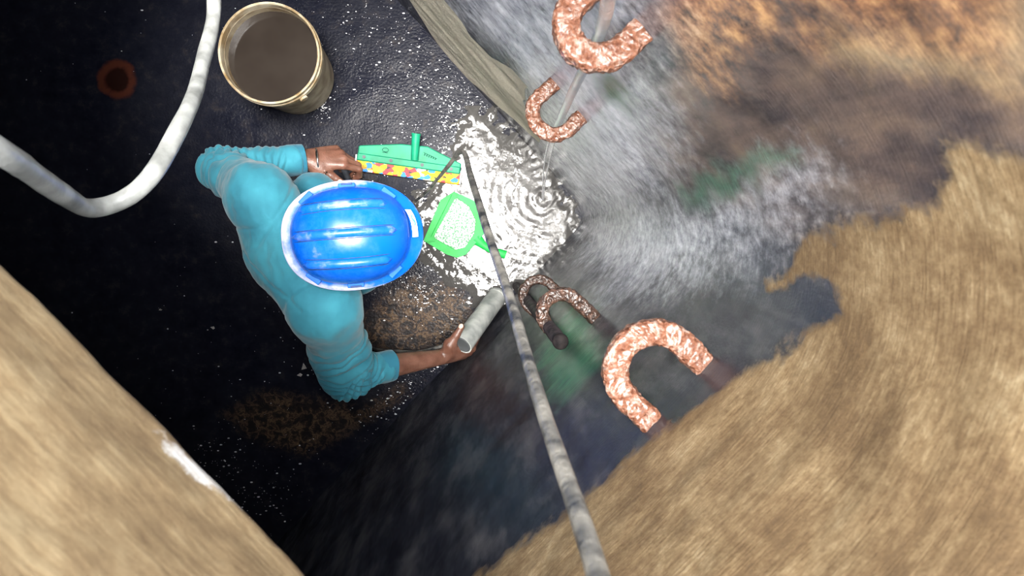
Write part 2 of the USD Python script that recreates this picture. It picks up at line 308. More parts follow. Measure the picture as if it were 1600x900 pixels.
floor()

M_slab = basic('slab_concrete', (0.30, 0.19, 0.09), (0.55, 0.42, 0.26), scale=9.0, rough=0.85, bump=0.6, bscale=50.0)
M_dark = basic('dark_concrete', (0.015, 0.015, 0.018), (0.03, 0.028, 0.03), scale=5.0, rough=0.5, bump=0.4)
def plan(a, b): return a * (-nA) + b * (-nB)         # a: metres towards the lip, b: towards the far end
CLIP, DEND, ZS = 0.285, 0.95, 1.90
def solve(na, nb):                                  # plan point with nA.p = na and nB.p = nb
    return MAB @ np.array([na, nb])
def shell():
    def ext(poly, z0, z1):
        p = trimesh.creation.extrude_polygon(Polygon(poly), z1 - z0, engine='earcut'); p.apply_translation([0, 0, z0]); return p
    o = [solve(A0, B0 + 0.6), solve(A0, -FAR_D), solve(-FAR_C, -FAR_D), solve(-FAR_C, B0 + 0.6)]
    tops = [ext([solve(A0 + .0, -DEND), solve(A0 + .0, -FAR_D), solve(-FAR_C, -FAR_D), solve(-FAR_C, -DEND)], ZS, ZTOP),
            ext([solve(-CLIP - .03, -DEND), solve(-FAR_C, -DEND), solve(-FAR_C, bz(1.9) ), solve(-CLIP - .03, bz(1.9))], ZS, ZTOP)]
    tag(obj('ceiling', cat(*tops), M_slab, smooth=False), 'concrete roof slab of the tank around the hatch opening', 'ceiling', kind='structure')
    t = 0.08
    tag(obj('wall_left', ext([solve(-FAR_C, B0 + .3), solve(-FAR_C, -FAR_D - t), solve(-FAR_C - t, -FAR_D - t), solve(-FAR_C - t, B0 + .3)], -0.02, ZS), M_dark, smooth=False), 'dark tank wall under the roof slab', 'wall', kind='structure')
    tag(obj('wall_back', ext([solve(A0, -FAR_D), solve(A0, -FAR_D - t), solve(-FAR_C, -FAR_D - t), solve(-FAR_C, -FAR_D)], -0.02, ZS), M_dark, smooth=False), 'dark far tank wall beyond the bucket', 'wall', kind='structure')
    # the rough lip of the hatch at the lower left
    q = np.linspace(-DEND, bz(1.95) + .0, 190)
    prof = [(0.0, z) for z in np.linspace(ZTOP, ZS + 0.022, 90)] + [(0.02 * (1 - math.cos(a)), ZS + 0.02 - 0.02 * math.sin(a)) for a in np.linspace(0.1, math.pi / 2, 7)] + [(0.05, ZS), (0.09, ZS)]
    prof = np.array(prof)
    Q, I = np.meshgrid(q, np.arange(len(prof)), indexing='ij'); Q, I = Q.ravel(), I.ravel()
    dn_, z = prof[I, 0], prof[I, 1].copy()
    rough = (meshkit.fbm(np.c_[Q * 12, z * 14, Q * 0], 5, 21) - 0.5) * 0.009
    bow = 0.012 * np.cos((Q + 0.1) * 3.2)
    na = -(CLIP + dn_ - bow + rough)
    P = np.c_[np.stack([na, Q], -1) @ MAB.T, z + rough * 0.3 * (dn_ > 0.001)]
    m = trimesh.Trimesh(P, tri(grid_faces(len(q), len(prof))), process=False)
    if m.face_normals[3] @ np.r_[nA, 0] < 0: m.invert()
    w1 = np.array([solve(-CLIP, 0)[0], 0])
    n, l = {}, []
    n['wc'] = ('attribute', {'attribute': 'wc'})
    n['edge'] = ('noise_texture', {'scale': 45.0, 'detail': 6.0, 'roughness': 0.7}); l.append(('wc.vector', 'edge.vector'))
    n['mp'] = ('mapping', {'mapping_type': 'point', 'scale': (22.0, 150.0, 1.0)}); l.append(('wc.vector', 'mp.vector'))
    n['streak'] = ('noise_texture', {'scale': 1.0, 'detail': 5.0}); l.append(('mp.vector', 'streak.vector'))
    n['cloud'] = ('noise_texture', {'scale': 18.0, 'detail': 8.0, 'roughness': 0.72}); l.append(('wc.vector', 'cloud.vector'))
    n['mxx'] = ('mix_color', {'fac': 0.28}); l += [('cloud.fac', 'mxx.a'), ('streak.fac', 'mxx.b')]
    n['cr'] = ('rgb_ramp', {'ramp': [(0.34, (0.11, 0.068, 0.032)), (0.5, (0.19, 0.13, 0.066)), (0.66, (0.29, 0.22, 0.125))]}); l.append(('mxx.result', 'cr.fac'))
    c = mixc(n, l, 'c1', field(n, l, 'lime_glare', 0.002, 0.014, 'li'), 'cr.color', (0.52, 0.51, 0.50))
    n['lis'][1]['value2'] = 0.055
    n['b'] = ('bump', {'strength': 0.6, 'distance': 0.004}); l.append(('mxx.result', 'b.height'))
    n['p'] = ('principled_bsdf', {'roughness': 0.8}); l += [(c, 'p.base_color'), ('b.normal', 'p.normal')]
    ln = Polygon([(-.085, 1.925), (-.055, 1.943), (-.02, 1.936), (.02, 1.916), (.03, 1.90), (-.02, 1.902), (-.06, 1.909)])
    tag(obj('trim_1', m, mat('lip_concrete', n, l), prim={'wc': np.c_[Q, z, Q * 0], 'lime_glare': sdist(ln, np.c_[Q, z])}), 'rough brown concrete lip of the hatch with a white limescale streak', 'hatch lip', kind='structure')
shell()

# ------------------------------------------------------------------ water in the corner
PUDDLE = Polygon([at(*q)[:2] for q in [(735, 178), (760, 182), (800, 215), (850, 262), (872, 310), (905, 358), (880, 392), (810, 455), (770, 478), (745, 472), (738, 452), (712, 440), (700, 420), (668, 396), (648, 372), (652, 330), (668, 300), (700, 262), (722, 222)]])
def puddle():
    h = 0.004
    x0, y0, x1, y1 = PUDDLE.bounds; xs = np.arange(x0 - 0.03, x1 + 0.03, h); ys = np.arange(y0 - 0.03, y1 + 0.03, h)
    X, Y = np.meshgrid(xs, ys, indexing='ij'); X, Y = X.ravel(), Y.ravel(); C = np.c_[X, Y]
    sd = sdist(PUDDLE, C)
    deep = np.clip(sd / 0.10, 0, 1)
    rag = (meshkit.fbm(np.c_[C * 26, X * 0], 5, 31) - 0.5) * 0.16 * (1 - deep * 0.85)
    fall = at(848, 312)[:2]; r = np.hypot(*(C - fall).T)          # ripples run out from where the wires drip
    wave = 0.0009 * np.sin(r * 190 + 6 * meshkit.fbm(np.c_[C * 12, X * 0], 3, 33)) * np.exp(-r / 0.16)
    wave += (meshkit.fbm(np.c_[C * 22, X * 0], 4, 35) - 0.5) * 0.0036 + (meshkit.fbm(np.c_[C * 75, X * 0], 3, 36) - 0.5) * 0.0010
    z = np.minimum(0.0055, 0.0032 + (sd + rag) * 0.11) + wave * np.clip((sd + rag) / 0.02 + 0.3, 0, 1)
    z = np.maximum(z, -0.004)
    m = trimesh.Trimesh(np.c_[C, z], tri(grid_faces(len(xs), len(ys))), process=False)
    keep = (sd + rag > -0.03) & (C @ nA < A0 + 0.012) & (C @ nB < B0 + 0.012)
    m.update_faces(keep[m.faces].all(1)); m.remove_unreferenced_vertices()
    M = mat('water', {'tc': ('geometry', {}), 'n': ('noise_texture', {'scale': 130.0, 'detail': 2.0}), 'b': ('bump', {'strength': 0.25, 'distance': 0.002}),
                      'p': ('principled_bsdf', {'base_color': (0.06, 0.058, 0.056), 'roughness': 0.03, 'ior': 1.39})},
            [('tc.position', 'n.vector'), ('n.fac', 'b.height'), ('b.normal', 'p.normal')])
    tag(obj('puddle', m, M, smooth=True), 'rippled puddle of bright water in the tank corner round the dustpan', 'puddle')
puddle()

def drops():
    """splashes and grit, plus wet-floor glints painted as pale grains, nobody could count them"""
    zones = [(728, 165, 45, 300), (690, 120, 60, 100), (640, 60, 50, 50), (720, 200, 45, 420), (650, 640, 30, 260), (690, 585, 28, 160), (620, 690, 35, 120), (600, 35, 45, 120), (680, 300, 45, 340), (690, 410, 50, 330), (640, 400, 45, 120),
             (500, 160, 12, 160), (660, 455, 18, 120), (530, 20, 60, 60), (640, 195, 60, 90), (400, 600, 120, 70), (520, 680, 100, 80), (380, 780, 40, 160), (330, 730, 35, 90), (230, 60, 160, 40), (560, 190, 90, 60), (430, 550, 110, 40)]
    o = trimesh.creation.icosphere(subdivisions=1); V, Fc = o.vertices, o.faces; vs, fs = [], []
    k = 0
    for px, py, sg, n in zones:
        for _ in range(n):
            p = at(px + rng.normal() * sg, py + rng.normal() * sg)
            if nA @ p[:2] > A0 - 0.01 or nB @ p[:2] > B0 - 0.01: continue
            r = 0.0007 + 0.0022 * rng.random() ** 4
            vs.append(V * [r * (1 + rng.random()), r, r * 0.6] + [p[0], p[1], r * 0.3]); fs.append(Fc + k * len(V)); k += 1
    M = mat('droplet_glints', {'p': ('principled_bsdf', {'base_color': (0.62, 0.62, 0.65), 'roughness': 0.12})}, [])  # pale grain colour stands in for sky glints on wet bumps
    tag(obj('drops_and_glints', (np.vstack(vs), np.vstack(fs)), M, smooth=True), 'pale water drops, grit and painted glints scattered over the wet black floor', 'drops', kind='stuff')
drops()

def flakes():
    M = basic('flake', (0.25, 0.22, 0.2), (0.5, 0.47, 0.45), scale=200, rough=0.6)
    for k, (px, py, r, lab) in enumerate([(469, 587, 0.013, 'largest pale flake of scale on the floor left of the bent elbow'), (475, 571, 0.009, 'small pale flake just above the largest one on the floor'),
                                          (333, 513, 0.006, 'small pale flake alone on the dark floor left of the worker'), (250, 484, 0.006, 'dull flake near the hatch lip on the dark floor')]):
        p = at(px, py); q = rng.normal(size=(9, 3)) * [r * .6, r * .6, r * .25]; q[:, 2] = np.abs(q[:, 2])
        mm = Manifold.hull_points(q + [p[0], p[1], 0.0]); o = obj('scale_flake', mm, M, smooth=False); tag(o, lab, 'flake', 'loose flakes of scale on the floor')
flakes()

# ------------------------------------------------------------------ step irons
def rust_mat(name, lo, mid, hi, rough):
    n, l = {'tc': ('texture_coordinate', {})}, []
    n['n'] = ('noise_texture', {'scale': 90.0, 'detail': 6.0, 'roughness': 0.7}); n['v'] = ('voronoi_texture', {'scale': 140.0})
    l += [('tc.object', 'n.vector'), ('tc.object', 'v.vector')]
    n['r'] = ('rgb_ramp', {'ramp': [(0.32, lo), (0.5, mid), (0.68, hi)]}); n['p'] = ('principled_bsdf', {'roughness': rough, 'coat_weight': 0.45, 'coat_roughness': 0.25})
    n['mx'] = ('math', {'math_type': 'add'}); n['b'] = ('bump', {'strength': 1.0, 'distance': 0.007})
    l += [('n.fac', 'r.fac'), ('r.color', 'p.base_color'), ('n.fac', 'mx.value1'), ('v.distance', 'mx.value2'), ('mx.value', 'b.height'), ('b.normal', 'p.normal')]
    return mat(name, n, l)
M_rust = rust_mat('rust', (0.095, 0.024, 0.009), (0.19, 0.075, 0.040), (0.40, 0.30, 0.26), 0.40)
M_rust2 = rust_mat('dark_rust', (0.012, 0.008, 0.007), (0.06, 0.028, 0.018), (0.17, 0.085, 0.055), 0.5)
def step_iron(label, legpx, wall, z, outpx, w, hgt, m, crust=1.0, seed=0, trim=0):
    """U of flat bar: legs enter the wall where legpx (two pixels) meet it, the bow reaches out over outpx; all at height z"""
    a, b = at(*legpx[0], z), at(*legpx[1], z); o = at(*outpx, z)
    n = np.r_[nA if wall == 'A' else nB, 0]; t = np.r_[tA if wall == 'A' else tB, 0]
    d = (A0 if wall == 'A' else bz(z))
    mid = (a + b) / 2; half = abs((b - a) @ t) / 2
    mid = mid + n * (d + 0.02 - mid @ n); reach = (mid - o) @ n
    u = []                                              # centre line in (along t, out from wall)
    r = half
    for k in np.linspace(0, 1, 12)[:-1]: u.append((-half, k * (reach - r)))
    for ang in np.linspace(np.pi, 0, 26): u.append((r * math.cos(ang), reach - r + r * math.sin(ang)))
    for k in np.linspace(1, 0, 12)[1:]: u.append((half, k * (reach - r)))
    u = np.array(u); P = mid + np.outer(u[:, 0], t) - np.outer(u[:, 1], n)
    P = spline(P[::2], 160)[:160 - trim]
    # flat bar with rounded edges, swept with a fixed up axis
    T = np.gradient(P, axis=0); T /= np.linalg.norm(T, axis=1, keepdims=True); side = np.cross(T, [0, 0, 1.0])
    from shapely.geometry import box as _box
    rc = hgt * 0.28; ring = _box(-w / 2 + rc, -hgt / 2 + rc, w / 2 - rc, hgt / 2 - rc).buffer(rc, 6).exterior
    q_ = np.array([ring.interpolate(x, normalized=True).coords[0] for x in np.linspace(0, 1, 40, endpoint=False)]); sx, sz = q_[:, 0], q_[:, 1]
    V = P[:, None] + side[:, None] * sx[None, :, None] + np.array([0, 0, 1.0]) * sz[None, :, None]
    nv = V - P[:, None]; nv /= np.linalg.norm(nv, axis=2, keepdims=True)
    f = (meshkit.fbm(V * 75 + seed, 4, seed) - 0.5) * 0.006 * crust * (w / 0.026) + (meshkit.fbm(V * 260, 2, seed + 5) - 0.5) * 0.0030 + (meshkit.fbm(V * 520, 2, seed + 8) - 0.5) * 0.0016
    V = (V + nv * f[..., None]).transpose(1, 0, 2).reshape(-1, 3)
    me = trimesh.Trimesh(V, tri(grid_faces(40, len(P), True)), process=False); me.fix_normals()
    tag(obj('step_iron', me, m, smooth=50), label, 'step iron', 'step irons')
def zdepth(px, py):
    return onwall(px, py)[2]
Z1, Z2 = zdepth(1062, 613), zdepth(905, 520)
step_iron('biggest rust-crusted step iron, on the front wall nearest the hatch', [(1010, 652), (1106, 576)], 'B', Z1, (982, 534), 0.036, 0.024, M_rust, 1.0, 1)
step_iron('half-dark rusty step iron broken off where it meets the black pipe', [(926, 494), (878, 531)], 'B', Z2, (862, 462), 0.030, 0.024, M_rust2, 1.3, 2, trim=36)
step_iron('lowest and darkest step iron, at the foot of the black pipe', [(872, 456), (832, 486)], 'B', 0.42, (828, 440), 0.026, 0.02, M_rust2, 1.1, 3)
ZA1, ZA2 = zdepth(968, 10), zdepth(882, 150)
step_iron('upper rust-orange step iron on the right wall, cut by the top edge', [(994, 56), (927, -22)], 'A', ZA1, (905, 82), 0.036, 0.024, M_rust, 1.0, 4)
step_iron('small orange step iron on the right wall below the clear hose', [(903, 188), (858, 138)], 'A', ZA2, (838, 196), 0.030, 0.022, M_rust, 1.4, 5)

# black pipe leaning by the front wall
def black_pipe():
    a, b = at(807, 447, 0.02), at(876, 534, 1.08); b = b + (b - a) * 0.0
    d = (b - a) / np.linalg.norm(b - a); P = np.linspace(a, b, 40)
    m = tube(P, 0.0145 + (meshkit.fbm(np.c_[np.linspace(0, 6, 40), np.zeros(40), np.zeros(40)], 3, 8) - 0.5) * 0.002, 20, cap=False)
    M = basic('black_pipe', (0.016, 0.014, 0.017), (0.10, 0.08, 0.085), scale=60, rough=0.6, specular_ior_level=0.12, bump=0.6, bscale=140)
    t = thing('black_pipe', 'short black iron pipe standing against the front wall beside the step irons', 'pipe', a)
    obj('tube', m, M, t)
    rim = tube([b - d * 0.012, b - d * .006, b, b + d * 0.004, b + d * .007, b + d * .008], [0.0155, 0.0162, 0.0160, 0.0135, 0.007, 0.001], 24); obj('end_cap', rim, basic('pipe_cap', (0.008, 0.007, 0.008), (0.022, 0.018, 0.018), scale=90, rough=0.7, bump=0.4, specular_ior_level=0.1), t)
black_pipe()

# ------------------------------------------------------------------ hoses, cable
M_white = basic('white_hose', (0.16, 0.165, 0.16), (0.36, 0.37, 0.36), scale=26.0, rough=0.4, bump=0.3, bscale=80)
def white_hose():
    px = [(338, -40, 1.32), (334, 20, 1.28), (320, 85, 1.2), (303, 150, 1.08), (272, 215, 0.98), (232, 280, 0.93), (192, 312, 0.92), (150, 325, 0.90), (115, 315, 0.84), (70, 285, 0.75), (30, 256, 0.68), (-5, 234, 0.62)]
    P = [at(x, y, CH - d) for x, y, d in px]
    e = P[0]; tail = [np.array([e[0] - 0.02, e[1] + 0.75, 0.012]), np.array([e[0] - 0.02, e[1] + 0.5, 0.02]), np.array([e[0] + 0.0, e[1] + 0.28, 0.42])]
    q = P[-1]; head = [q + [-0.01, 0.06, 0.2], q + [0, 0.10, 0.6], q + [-0.02, 0.12, 0.88], q + [-0.12, 0.05, 0.93], q + [-0.35, -0.1, 0.884 + 0.02]]
    P = spline(tail + P + head, 260)
    k = np.linspace(0, 1, 260)
    kink = 1 - 0.1 * np.exp(-((k - 0.56) / 0.012) ** 2)
    m = tube(P, 0.0116 * kink * (1 + (meshkit.fbm(np.c_[k * 60, k * 0, k * 0], 3, 9) - 0.5) * 0.12), 20)
    tag(obj('white_hose', m, M_white, smooth=60), 'looped white plastic hose hanging in the tank at upper left', 'hose')
white_hose()

M_cable = basic('cable', (0.016, 0.018, 0.022), (0.20, 0.19, 0.17), scale=28.0, rough=0.45, bump=0.6, bscale=160, detail=8.0)
def cable():
    px = [(960, 1010, .36), (933, 895, .44), (890, 762, .55), (848, 640, .70), (815, 530, .88), (790, 445, 1.06), (766, 375, 1.25), (746, 310, 1.50), (732, 262, 1.78), (724, 238, 1.90), (718, 238, 1.93), (706, 252, 2.0), (680, 284, 2.2), (652, 312, 2.36), (625, 335, 2.44)]
    P = [at(x, y, CH - d) for x, y, d in px]
    lead = [P[0] + [0.24, -0.36, 0.63], P[0] + [0.12, -0.22, 0.60], P[0] + [0.04, -0.10, 0.35]]
    floor_ = [at(600, 380, .007), at(575, 440, .007), at(552, 500, .007), at(566, 536, .03), at(610, 548, .11), at(650, 550, .20), at(676, 545, .26), at(700, 538, .285), at(722, 531, .30)]
    P = spline(lead + P + floor_, 420)
    zc = (CH - P[:, 2])
    r = 0.0076 - 0.0026 * np.clip((zc - 1.7) / 0.5, 0, 1)
    r = r * (1 + (meshkit.fbm(np.c_[np.linspace(0, 90, 420), np.zeros(420), np.zeros(420)], 3, 10) - 0.5) * 0.1)
    P[:, 2] = np.maximum(P[:, 2], 0.006)
    tag(obj('power_cable', tube(P, r, 16), M_cable, smooth=60), 'mud-smeared black cable hanging from the hatch and bent sharply by the squeegee', 'cable')
cable()

def clear_hose():
    t = thing('clear_hose', 'clear wet plastic hose hanging through the step irons on the right wall', 'hose', (0, 0, 0))
    P = [at(962, -90, 1.95), at(950, -8, 1.72), at(935, 58, 1.50), at(903, 126, 1.22), at(874, 190, 0.88), at(868, 205, 0.78)]
    p = P[0]; P = spline([p + [.30, .28, .76], p + [.13, .11, .80], p + [.075, .06, .66], p + [.05, .04, .4]] + P, 90)
    M = mat('clear_plastic', {'tc': ('texture_coordinate', {}), 'n': ('noise_texture', {'scale': 60.0, 'detail': 4.0}), 'b': ('bump', {'strength': 0.7, 'distance': 0.003}),
                              'p': ('principled_bsdf', {'base_color': (0.75, 0.78, 0.8), 'roughness': 0.12, 'transmission_weight': 0.75, 'ior': 1.35})},
            [('tc.object', 'n.vector'), ('n.fac', 'b.height'), ('b.normal', 'p.normal')])
    obj('tube', tube(P, 0.0085, 18), M, t, smooth=60)
    W = basic('wire', (0.35, 0.35, 0.37), (0.6, 0.6, 0.62), scale=60, rough=0.2)
    for a in (-0.008, 0.008):
        Q = spline([P[-3] + [a * .4, 0, 0], at(856 + a * 500, 245, 0.45) , at(850 + a * 220, 285, 0.15), at(848 + a * 100, 312, 0.004)], 30)
        obj('wire', tube(Q, 0.0022, 8), W, t, smooth=60)
clear_hose()

# ------------------------------------------------------------------ bucket
def bucket():
    c = at(419, 82, 0.335); c[2] = 0
    t = thing('bucket', 'cream plastic bucket stained brown, full of muddy water', 'bucket', c)
    M = basic('bucket_plastic', (0.17, 0.11, 0.05), (0.48, 0.41, 0.29), scale=16.0, rough=0.4, bump=0.2, detail=7.0, subsurface_weight=0.0)
    M2 = basic('bucket_rim', (0.26, 0.17, 0.075), (0.58, 0.51, 0.38), scale=26.0, rough=0.4, bump=0.2, detail=7.0)
    out = [(0.0, 0.002), (0.112, 0.002), (0.118, 0.006), (0.122, 0.02), (0.1385, 0.26)]; inn = [(0.1355, 0.26), (0.119, 0.02), (0.0, 0.012)]
    obj('body', lathe([(0, 0.002)] + out[1:] + [(0.1395, 0.3)] + [(0.1365, 0.3)] + inn, 72, c), M, t, smooth=40)
    # rim: a rolled lip over two collars
    rim = [(0.1365, 0.27), (0.1370, 0.318), (0.1385, 0.328), (0.1415, 0.3305), (0.1445, 0.329), (0.1455, 0.325), (0.1452, 0.320), (0.1432, 0.317), (0.1432, 0.309), (0.1468, 0.307), (0.1478, 0.304), (0.1470, 0.3005), (0.1436, 0.299), (0.1436, 0.290), (0.1452, 0.288), (0.1458, 0.284), (0.1448, 0.281), (0.1410, 0.279), (0.1395, 0.27), (0.1365, 0.27)]
    obj('rim', lathe(rim, 96, c), M2, t, smooth=40)
    for a in (2.2, 2.2 + math.pi):
        e = c + [0.147 * math.cos(a), 0.147 * math.sin(a), 0.292]
        obj('handle_lug', trimesh.creation.cylinder(0.012, 0.014, sections=20, transform=trimesh.geometry.align_vectors([0, 0, 1], [math.cos(a), math.sin(a), 0])).apply_translation(e), M2, t)
    W = basic('muddy_water', (0.022, 0.017, 0.014), (0.030, 0.024, 0.020), scale=9.0, rough=0.1)
    w = trimesh.creation.cylinder(0.1362, 0.004, sections=72).apply_translation(c + [0, 0, 0.268])
    obj('muddy_water', w, W, t, smooth=False)
bucket()

# ------------------------------------------------------------------ squeegee
def frame2(o, xd):
    xd = np.r_[xd[:2], 0]; xd = xd / np.linalg.norm(xd); yd = np.array([-xd[1], xd[0], 0]); m = np.eye(4); m[:3, 0], m[:3, 1], m[:3, 2], m[:3, 3] = xd, yd, [0, 0, 1], o; return m
def squeegee():
    a, b = at(556, 248, 0.02), at(721, 271, 0.02); o = (a + b) / 2; o[2] = 0; T = frame2(o, b - a); Lh = np.linalg.norm(b - a) / 2
    t = thing('squeegee', 'green floor squeegee head with a confetti-coloured foam blade', 'squeegee', o)
    G = basic('squeegee_green', (0.004, 0.17, 0.085), (0.009, 0.25, 0.135), scale=14, rough=0.5, specular_ior_level=0.25)
    def put(m): m = m.copy(); m.apply_transform(T); return m
    # face plate, a low gable with the socket near its middle
    body = Polygon([(-Lh * .97, 0.0), (Lh * .97, -0.0), (Lh * .97, 0.032), (0.055, 0.073), (-0.035, 0.069), (-Lh * .94, 0.046), (-Lh * .97, 0.042)])
    m = bevel_poly(body, 0.020, 0.003, 0.006); obj('head', put(m), G, t)
    lip = bevel_poly(Polygon([(-Lh * .97, -0.004), (Lh * .97, -0.004), (Lh * .97, 0.020), (-Lh * .97, 0.020)]), 0.026, 0.003, 0.006); obj('clamp_strip', put(lip), G, t)
    P = [(0.018, 0.022, 0.032), (0.016, 0.06, 0.040), (0.014, 0.106, 0.046)]
    obj('handle_socket', put(cat(tube(spline(P, 16), np.linspace(0.0125, 0.0145, 16), 28), tube([(0.014, 0.103, 0.0457), (0.0139, 0.108, 0.0465)], 0.0158, 28))), G, t)
    # blade: multicoloured recycled foam
    n, l = {'tc': ('texture_coordinate', {})}, []
    n['mp'] = ('mapping', {'mapping_type': 'point', 'scale': (1.0, 1.5, 1.0)}); n['wn'] = ('noise_texture', {'scale': 60.0}); n['ws'] = ('vector_math', {'math_type': 'scale', 'scale': 0.02}); n['wa'] = ('vector_math', {'math_type': 'add'})
    n['v'] = ('voronoi_texture', {'scale': 52.0}); n['sx'] = ('separate_xyz', {})
    n['r'] = ('rgb_ramp', {'interpolate': False, 'ramp': [(0.0, (0.72, 0.42, 0.03)), (0.30, (0.66, 0.06, 0.07)), (0.42, (0.72, 0.24, 0.03)), (0.52, (0.28, 0.50, 0.06)), (0.60, (0.05, 0.22, 0.60)), (0.68, (0.76, 0.74, 0.70)), (0.76, (0.70, 0.52, 0.05)), (0.88, (0.06, 0.05, 0.06))]})
    n['p'] = ('principled_bsdf', {'roughness': 0.7, 'specular_ior_level': 0.2})
    l += [('tc.object', 'mp.vector'), ('mp.vector', 'wn.vector'), ('wn.color', 'ws.vector1'), ('mp.vector', 'wa.vector1'), ('ws.vector', 'wa.vector2'), ('wa.vector', 'v.vector'), ('v.color', 'sx.vector'), ('sx.x', 'r.fac'), ('r.color', 'p.base_color')]
    obj('foam_blade', put(rounded_box((Lh * 1.97, 0.040, 0.020), 0.003).apply_translation((0, -0.019, 0.0125))), mat('confetti_foam', n, l), t, smooth=40)
    Wp = basic('white_plastic', (0.7, 0.7, 0.68), (0.8, 0.8, 0.78), rough=0.35)
    for s in (-1, 1):
        obj('end_clip', put(rounded_box((0.006, 0.046 if s > 0 else 0.03, 0.024), 0.0025).apply_translation((s * Lh * 0.995, -0.014 if s > 0 else -0.0, 0.014))), Wp, t)
    S = basic('screw_steel', (0.04, 0.05, 0.055), (0.10, 0.11, 0.12), rough=0.6)
    for x in (-Lh * .84, -0.06, 0.045, Lh * .8):
        sc = trimesh.creation.cylinder(0.0055, 0.003, sections=20).apply_translation((x, 0.009, 0.0332)); obj('screw', put(sc), S, t)
    # moulded marks: a small oval emblem and a script word that has worn away to strokes
    dk = basic('moulded_mark', (0.001, 0.06, 0.035), (0.002, 0.09, 0.05), rough=0.6, specular_ior_level=0.1)
    th = np.linspace(0, 2 * np.pi, 28); e = tube(np.c_[-0.083 + 0.010 * np.cos(th), 0.042 + 0.0065 * np.sin(th), np.full(28, 0.0265)], 0.0009, 6, cap=False)
    e2 = tube(np.c_[np.linspace(-0.092, -0.074, 6), 0.0335 + 0 * np.arange(6), np.full(6, .0265)], 0.0009, 6)
    obj('emblem', put(cat(e, e2)), dk, t)
    x = np.linspace(0, 1, 70); sq = np.c_[0.045 + 0.045 * x + 0.003 * np.sin(x * 38), 0.047 - 0.012 * x + (0.0045 - 0.002 * x) * np.cos(x * 38), np.full(70, 0.0265)]
    obj('script_mark', put(tube(sq, 0.0008, 6)), dk, t)
squeegee()

# ------------------------------------------------------------------ dustpan
def dustpan():
    o = at(712, 352, 0.0)
    px = lambda *q: np.array([at(x, y, 0.02)[:2] - o[:2] for x, y in q])
    t = thing('dustpan', 'bright green plastic dustpan lying in the puddle', 'dustpan', o)
    G = basic('dustpan_green', (0.008, 0.28, 0.04), (0.016, 0.38, 0.07), scale=10, rough=0.5, specular_ior_level=0.25)
    outer = Polygon(px((709, 299), (738, 312), (757, 325), (762, 345), (757, 365), (742, 382), (728, 398), (714, 403), (698, 398), (661, 376), (688, 312)))
    outer = outer.buffer(-0.006).buffer(0.006); inner = Polygon(px((712, 307), (733, 322), (744, 345), (741, 366), (727, 387), (712, 391), (676, 371))).buffer(-0.012).buffer(0.012)
    fl = bevel_poly(outer, 0.004, 0.001, 0.006)
    obj('pan', put3(fl, o), G, t)
    wall = outer.buffer(-0.001).difference(inner)
    mouth = Polygon(px((709, 294), (716, 306), (680, 378), (650, 380), (684, 308)))       # the open edge slopes to the floor
    wm = trimesh.creation.extrude_polygon(wall.difference(mouth), 0.026, engine='earcut'); wm.apply_translation([0, 0, 0.008])
    # raise towards the back, low at the mouth
    obj('side_wall', put3(wm, o), G, t, smooth=30)
    mp = trimesh.creation.extrude_polygon(wall.intersection(mouth.buffer(0.0005)), 0.005, engine='earcut'); mp.apply_translation([0, 0, 0.008]); obj('mouth_ramp', put3(mp, o), G, t, smooth=30)
    e = px((706, 304), (673, 370)); obj('ramp_groove', put3(tube(np.c_[np.linspace(e[0], e[1], 8), np.full(8, 0.0135)], 0.0012, 8), o), G, t)
    # handle towards the lower right, under the cable
    h = px((744, 372), (757, 384), (772, 392), (790, 398)); hz = np.array([0.024, 0.026, 0.026, 0.022]); H = spline(np.c_[h, hz], 24); wd = np.interp(np.linspace(0, 1, 24), [0, .3, .75, 1], [0.022, 0.0125, 0.012, 0.014])
    obj('handle', put3(tube(H, wd, 20, shape=lambda k, a: 1 / np.sqrt(np.cos(a) ** 2 / 1 + np.sin(a) ** 2 / 0.3)), o), G, t, smooth=50)
    # thin water with white foam grains in the pan
    film = inner.buffer(-0.0015); W = stage.GetPrimAtPath('/World/Looks/water')
    fm = trimesh.creation.extrude_polygon(film, 0.003, engine='earcut'); fm.apply_translation([0, 0, 0.0098])
    n, l = {'tc': ('texture_coordinate', {})}, []
    n['n'] = ('noise_texture', {'scale': 210.0, 'detail': 3.0, 'roughness': 0.6}); n['b'] = ('bump', {'strength': 0.3, 'distance': 0.002}); n['p'] = ('principled_bsdf', {'roughness': 0.35, 'specular_ior_level': 0.2})
    n['r'] = ('rgb_ramp', {'ramp': [(0.46, (0.012, 0.17, 0.05)), (0.52, (0.70, 0.74, 0.71))]})
    l += [('tc.object', 'n.vector'), ('n.fac', 'b.height'), ('n.fac', 'r.fac'), ('r.color', 'p.base_color'), ('b.normal', 'p.normal')]
    obj('foam_film', put3(fm, o), mat('foam_film', n, l), t, smooth=False)
def put3(m, o):
    m = m.copy(); m.apply_translation([o[0], o[1], 0]); return m
dustpan()

